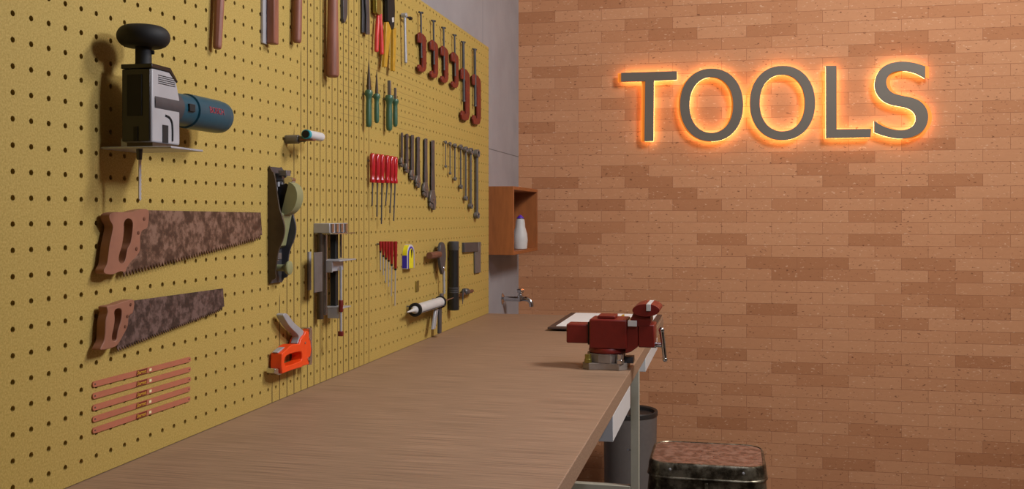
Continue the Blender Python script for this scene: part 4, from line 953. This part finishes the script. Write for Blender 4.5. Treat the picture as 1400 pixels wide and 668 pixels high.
# ---------------------------------------------------------------- clipboard
def make_clip():
    zt = BZ + .012
    a = onz(748.5, 446.5, zt); b = onz(781.5, 426.5, zt)
    x0 = a.x; x1 = x0 + .3; y0, y1 = a.y, min(b.y, YEND - .004)
    t = thing('clipboard', (x0 + .15, y0, BZ), 'dark brown clipboard holding a white sheet, lying behind the red vise', 'clipboard')
    bm = new(); slab(bm, [(x0, y0, BZ + .0055), (x1, y0, BZ + .0055), (x1, y1, BZ + .0055), (x0, y1, BZ + .0055)], (0, 0, .0055)); obj('board', bm, M['clipboard'], t, bevel=.001)
    for x, y in ((x0 + .03, y0 + .03), (x1 - .03, y0 + .03), (x0 + .03, y1 - .03), (x1 - .03, y1 - .03)):
        bm = new(); lathe(bm, (x, y, BZ + .0004), (0, 0, 1), [(0, .006), (.005, .006)], 12); obj('foot', bm, M['black'], t)
    bm = new(); box(bm, (x0 + .02, y0 + .03, BZ + .0112), (x1 - .015, y1 - .015, BZ + .0122)); obj('paper', bm, M['paper'], t)
    bm = new(); box(bm, (x0 + .12, y0 + .004, BZ + .0112), (x0 + .2, y0 + .026, BZ + .016)); obj('clip', bm, M['chrome'], t, bevel=.001)
    zp = BZ + .0124
    p = onz(850, 433, zp + .006); e = onz(863, 435.5, zp + .004)
    q = thing('pencil', (p.x, p.y, zp), 'yellow and orange pencil lying on the white sheet behind the vise', 'pencil')
    d = V3((e.x - p.x, e.y - p.y, 0)); 
    bm = new(); s = V3((p.x, p.y, zp + .0036)); tube(bm, [s, s + d], .0034, 6); obj('barrel', bm, M['orange'], q)
    bm = new(); tube(bm, [s - d * .002, s - d * .12], [.0034, .0008], 8); obj('point', bm, M['cream'], q)
    w = thing('eraser', (p.x - .012, p.y, zp), 'small yellow clip-shaped block on the white sheet beside the pencil', 'eraser')
    u = ony(846.5, 434, p.y - .012); v = ony(851, 429.2, p.y - .012)
    yb = p.y - .02
    bm = new(); slab(bm, [(u.x - .004, yb, zp), (u.x + .012, yb, zp), (u.x + .016, yb, zp + .007), (v.x + .006, yb, zp + .016), (v.x, yb, zp + .015), (u.x + .004, yb, zp + .008), (u.x - .006, yb, zp + .006)], (0, .012, 0)); obj('body', bm, M['yellow'], w, bevel=.001)
make_clip()
# --------------------------------------------------------------------- vise
def make_vise():
    yf = 2.095; y1 = 2.175; yc = (yf + y1) / 2
    Q = lambda px, py, y=yf: ony(px, py, y)
    k = zc((.5, yf, .95)) / F              # metres per pixel here
    t = thing('bench_vise', (Q(827, 505).x, yc, BZ), 'red bench vise with steel swivel base and chrome handle on the bench edge', 'vise')
    def blk(name, p0, p1, ya, yb, m, bv=.002, par=None):
        a, b = Q(*p0), Q(*p1); bm = new(); box(bm, (a.x, ya, b.z), (b.x, yb, a.z)); return obj(name, bm, M[m], par or t, bevel=bv)
    xc = Q(826, 500).x
    # base: lower star with lugs, upper ring, bolts
    bm = new(); zb1 = Q(826, 496.5).z; n = 8; R = Q(857, 505).x - xc
    out = []
    for i in range(16):
        a_ = 2 * PI * (i + .5) / 16; rr = R * (1.2 if i % 4 in (0, 3) else .9); out.append((xc + rr * math.cos(a_ + PI / 4), yc + .004 + rr * math.sin(a_ + PI / 4), BZ + .0003))
    slab(bm, out, (0, 0, zb1 - BZ)); obj('base_flange', bm, M['castgrey'], t, bevel=.001)
    bm = new(); lathe(bm, (xc, yc, zb1 + .0003), (0, 0, 1), [(0, .042), (Q(826, 484).z - zb1 - .0005, .042)], 10); obj('base_ring', bm, M['castgrey'], t, bevel=.001)
    for px0, px1, m in ((798, 808.5, 'brass'), (841, 853, 'chrome')):
        a, b = Q(px0, 484, yf - .005), Q(px1, 496, yf - .005); c = (a + b) / 2
        bm = new(); lathe(bm, (c.x, yf - .005 + .008, zb1 + .0004), (0, 0, 1), [(0, (b.x - a.x) / 2), (.008, (b.x - a.x) / 2), (.0085, (b.x - a.x) * .42), (a.z - zb1 - .001, (b.x - a.x) * .42)], 6); obj('lock_bolt', bm, M[m], t, bevel=.0008)
    blk('lug', (852, 490), (864, 499.5), yf + .03, yf + .06, 'darksteel', .001)
    bm = new(); lathe(bm, (xc + .004, yc, Q(826, 484).z + .0003), (0, 0, 1), [(0, .040), (.002, .0425), (.006, .043), (Q(826, 477).z - Q(826, 484).z, .041)], 40); obj('turntable', bm, M['visered'], t)
    # main body
    blk('body', (805.5, 436), (857, 477.5), yf, y1, 'visered', .003)
    blk('top_pad', (816, 432), (840, 436.2), yf + .012, y1 - .012, 'visered', .0012)
    bm = new(); slab(bm, [Q(*p, yf + .005) for p in catmull([(855, 441), (872, 441), (872, 474), (868, 477), (862, 481), (855, 483)], 1)], (0, y1 - yf - .01, 0)); obj('fixed_jaw', bm, M['visered'], t, bevel=.0015)
    blk('slide_bar', (772.8, 443.5), (805.2, 470.5), yf + .014, y1 - .014, 'visered', .003)
    blk('collar', (803, 440.5), (805.4, 471.5), yf + .008, y1 - .008, 'black', .0005)
    # sliding front jaw with wide rounded head
    blk('front_jaw', (872.3, 443.5), (894.3, 475.8), yf + .005, y1 - .005, 'visered', .0025)
    hd = ell(883, 424, 18.6, 8.6, 2.0, 40)
    bm = new(); slab(bm, [Q(x, y, yf - .004) for x, y in hd], (0, y1 - yf + .02, 0)); obj('jaw_head', bm, M['visered'], t, bevel=.0015)
    bm = new(); slab(bm, [Q(*p, yf + .004) for p in [(866, 427), (873, 431), (883, 433), (889, 432), (890, 440), (888, 446), (858, 446)]], (0, y1 - yf - .012, 0)); obj('jaw_neck', bm, M['visered'], t, bevel=.002)
    # jaw plates
    a, b = Q(883.5, 415.5, yf - .006), Q(889.5, 425, yf - .006)
    bm = new(); box(bm, (a.x, yf - .0072, b.z), (b.x, y1 + .015, a.z)); obj('jaw_plate', bm, M['white'], t, bevel=.0005)
    a, b = Q(858.3, 438, yf - .003), Q(870.5, 446.2, yf - .003)
    bm = new(); box(bm, (a.x, yf - .003, b.z), (b.x, y1 - .002, a.z)); obj('jaw_plate', bm, M['white'], t, bevel=.0005)
    # screw and handle
    p = Q(894, 470.5, yc); s = Q(905.5, 470.5, yc)
    bm = new(); lathe(bm, (p.x - .0005, yc, p.z), (1, 0, 0), [(0, .0075), (.006, .0075), (.0065, .006), (s.x - p.x - .002, .006), (s.x - p.x + .004, .0085), (s.x - p.x + .008, .0085)], 18); obj('screw', bm, M['chrome'], t)
    a, b = Q(905, 450, yc), Q(911, 490, yc)
    bm = new(); tube(bm, [(a.x, yc - .012, a.z), (a.x + .003, yc - .011, (a.z * .6 + b.z * .4)), (b.x - .002, yc - .010, b.z)], [.0058, .005, .0048], 12)
    bm2 = bm
    for q, r in (((a.x, yc - .012, a.z), .0066), ((b.x - .002, yc - .010, b.z), .0058)):
        lathe(bm2, V3(q) - V3((0, 0, r)), (0, 0, 1), [(0, 0)] + [(r - r * math.cos(PI * i / 8), r * math.sin(PI * i / 8)) for i in range(1, 8)] + [(2 * r, 0)], 14)
    obj('handle', bm2, M['chrome'], t)
make_vise()
# ---------------------------------------------------------------- waste bin
def make_bin():
    c = V3((.447, 3.57, 0)); zr = onz(861, 562, 0.52); 
    H = .522; r = .099
    t = thing('waste_bin', (c.x, c.y, 0), 'round charcoal waste bin standing by the brick wall behind the bench leg', 'bin')
    bm = new(); lathe(bm, c + V3((0, 0, .004)), (0, 0, 1), [(0, r * .92), (H - .022, r * .985), (H - .022, r * .93), (.01, r * .86), (.008, 0)], 48); obj('body', bm, M['bin'], t)
    bm = new(); rr = []
    lathe(bm, c, (0, 0, 1), [(H - .017, r * .93), (H - .017, r * 1.02), (H - .004, r * 1.02), (H, r * .985), (H - .004, r * .9), (H - .016, r * .88)], 48); obj('rim', bm, M['bindark'], t)
    bm = new(); lathe(bm, c, (0, 0, 1), [(0, r * .9), (.0038, r * .93)], 48); obj('foot_ring', bm, M['bindark'], t)
make_bin()
# -------------------------------------------------------------------- stool
def rrect(cx, cy, w, d, r, z, n=7):
    out = []
    for sx, sy, a0 in ((1, 1, 0), (-1, 1, PI / 2), (-1, -1, PI), (1, -1, 3 * PI / 2)):
        for i in range(n):
            a = a0 + PI / 2 * i / (n - 1); out.append(V3((cx + sx * (w / 2 - r) + r * math.cos(a), cy + sy * (d / 2 - r) + r * math.sin(a), z)))
    return out
def loft(bm, rings, cap=True):
    R = [[bm.verts.new(p) for p in r] for r in rings]; n = len(R[0])
    for A, B in zip(R, R[1:]):
        for i in range(n): bm.faces.new((A[i], A[(i + 1) % n], B[(i + 1) % n], B[i]))
    if cap: bm.faces.new(R[0][::-1]); bm.faces.new(R[-1])
    bmesh.ops.recalc_face_normals(bm, faces=bm.faces[:])
def make_stool():
    ZS = .645
    a, b, c, d = onz(886, 631, ZS), onz(1047, 639, ZS), onz(893, 602, ZS), onz(1043, 606, ZS)
    x0, x1 = (a.x + c.x) / 2 + .002, (b.x + d.x) / 2; y0, y1 = (a.y + b.y) / 2, (c.y + d.y) / 2
    cx, cy, w, dd = (x0 + x1) / 2, (y0 + y1) / 2, x1 - x0, y1 - y0
    t = thing('stool', (cx, cy, 0), 'worn metal stool with rusty brown square seat in front of the bench', 'stool')
    hol = []
    for i in range(7):
        a_ = 2 * PI * i / 6; q = (cx, cy) if i == 6 else (cx + .03 * math.cos(a_), cy + .03 * math.sin(a_))
        hol.append([V3((q[0] + .0028 * math.cos(2 * PI * j / 8), q[1] + .0028 * math.sin(2 * PI * j / 8), ZS - .002)) for j in range(8)])
    bm = new(); slab(bm, rrect(cx, cy, w - .012, dd - .012, .042, ZS - .002), (0, 0, -.0012), hol); seat = obj('seat', bm, M['stooltop'], t, smooth=False)
    for h in hol:
        q = sum(h, V3()) / 8; bm = new(); lathe(bm, (q.x, q.y, ZS - .0042), (0, 0, 1), [(0, .0034), (.0008, .0034)], 8)
        obj('seat_hole', bm, M['satin'], seat)
    rings = [rrect(cx, cy, w - .014, dd - .014, .041, ZS - .0025), rrect(cx, cy, w - .010, dd - .010, .043, ZS), rrect(cx, cy, w - .004, dd - .004, .046, ZS - .0008), rrect(cx, cy, w + .001, dd + .001, .048, ZS - .005), rrect(cx, cy, w + .004, dd + .004, .05, ZS - .012), rrect(cx, cy, w + .008, dd + .008, .052, ZS - .032), rrect(cx, cy, w + .011, dd + .011, .053, ZS - .0335), rrect(cx, cy, w + .012, dd + .012, .053, ZS - .036), rrect(cx, cy, w + .006, dd + .006, .05, ZS - .0375), rrect(cx, cy, w + .001, dd + .001, .05, ZS - .04)]
    bm = new(); loft(bm, rings, cap=False); obj('skirt', bm, M['stoolside'], t, bevel=0)
    for s in (-1, 1):
        p = V3((cx + s * (w / 2 - .052), cy - dd / 2 - .001, ZS - .015)); bm = new(); lathe(bm, p, (0, -1, 0), [(0, .0035), (.002, .0032), (.003, .001)], 10)
        obj('rivet', bm, M['satin'], t)
    # pressed apron under the rim with a raised centre rib, and tapered legs
    rings = [rrect(cx, cy, w + .003, dd + .003, .05, ZS - .038), rrect(cx, cy, w + .014, dd + .014, .052, ZS - .10)]
    bm = new(); loft(bm, rings, cap=False); obj('apron', bm, M['stoolside'], t)
    bm = new(); box(bm, (cx - .004, cy - dd / 2 - .011, ZS - .098), (cx + .004, cy - dd / 2 - .003, ZS - .042)); obj('apron_rib', bm, M['stoolside'], t, bevel=.001)
    for sx in (-1, 1):
        for sy in (-1, 1):
            bm = new()
            def L(z, off, wd):
                X, Y = cx + sx * (w / 2 + off), cy + sy * (dd / 2 + off)
                return [V3((X, Y, z)), V3((X - sx * wd, Y, z)), V3((X - sx * wd, Y - sy * .004, z)), V3((X - sx * .004, Y - sy * .004, z)), V3((X - sx * .004, Y - sy * wd, z)), V3((X, Y - sy * wd, z))]
            loft(bm, [L(0, .014, .022), L(ZS - .101, .008, .05)]); obj('leg', bm, M['stoolside'], t, bevel=.001)
    zz = .2; o = .008
    for sx in (-1, 1):
        bm = new(); tube(bm, [(cx + sx * (w / 2 + o - .004), cy - dd / 2 - o + .004, zz), (cx + sx * (w / 2 + o - .004), cy + dd / 2 + o - .004, zz)], .006, 8); obj('stretcher', bm, M['stoolside'], t)
    for sy in (-1, 1):
        bm = new(); tube(bm, [(cx - w / 2 - o + .004, cy + sy * (dd / 2 + o - .004), zz + .012), (cx + w / 2 + o - .004, cy + sy * (dd / 2 + o - .004), zz + .012)], .006, 8); obj('stretcher', bm, M['stoolside'], t)
make_stool()
# ------------------------------------------------------------------- lights
def area(name, loc, aim, size, power, col, sy=None):
    l = bpy.data.lights.new(name, 'AREA'); l.energy = power; l.color = col; l.size = size
    if sy: l.shape = 'RECTANGLE'; l.size_y = sy
    o = bpy.data.objects.new(name, l); C.objects.link(o); o.location = loc
    o.rotation_euler = (V3(aim) - V3(loc)).to_track_quat('-Z', 'Y').to_euler(); return o
area('ceiling_lamp', (2.0, 1.9, 2.8), (1.0, 3.0, 1.2), .6, 56, (1, .95, .9))
area('work_lamp', (1.1, 1.2, 1.8), (0, 1.4, 1.6), .14, 6, (.95, .97, 1.1))
w = bpy.data.worlds.new('room_air'); bpy.context.scene.world = w; w.use_nodes = True
w.node_tree.nodes['Background'].inputs[0].default_value = (.9, .92, 1, 1); w.node_tree.nodes['Background'].inputs[1].default_value = .2
# ------------------------------------------------------------------- camera
cam = bpy.data.cameras.new('camera'); co = bpy.data.objects.new('camera', cam); C.objects.link(co)
cam.sensor_width = 36; cam.lens = 36 * F / 1400; cam.shift_y = -41 / 1400; cam.clip_start = .02
co.location = CAM; co.rotation_euler = (PI / 2, 0, TH)
S = bpy.context.scene; S.camera = co
S.view_settings.view_transform = 'Standard'; S.view_settings.look = 'None'; S.view_settings.gamma = 1; S.view_settings.use_curve_mapping = False
S.view_settings.exposure = 0.0
S.cycles.use_denoising = True
S.cycles.max_bounces = 8
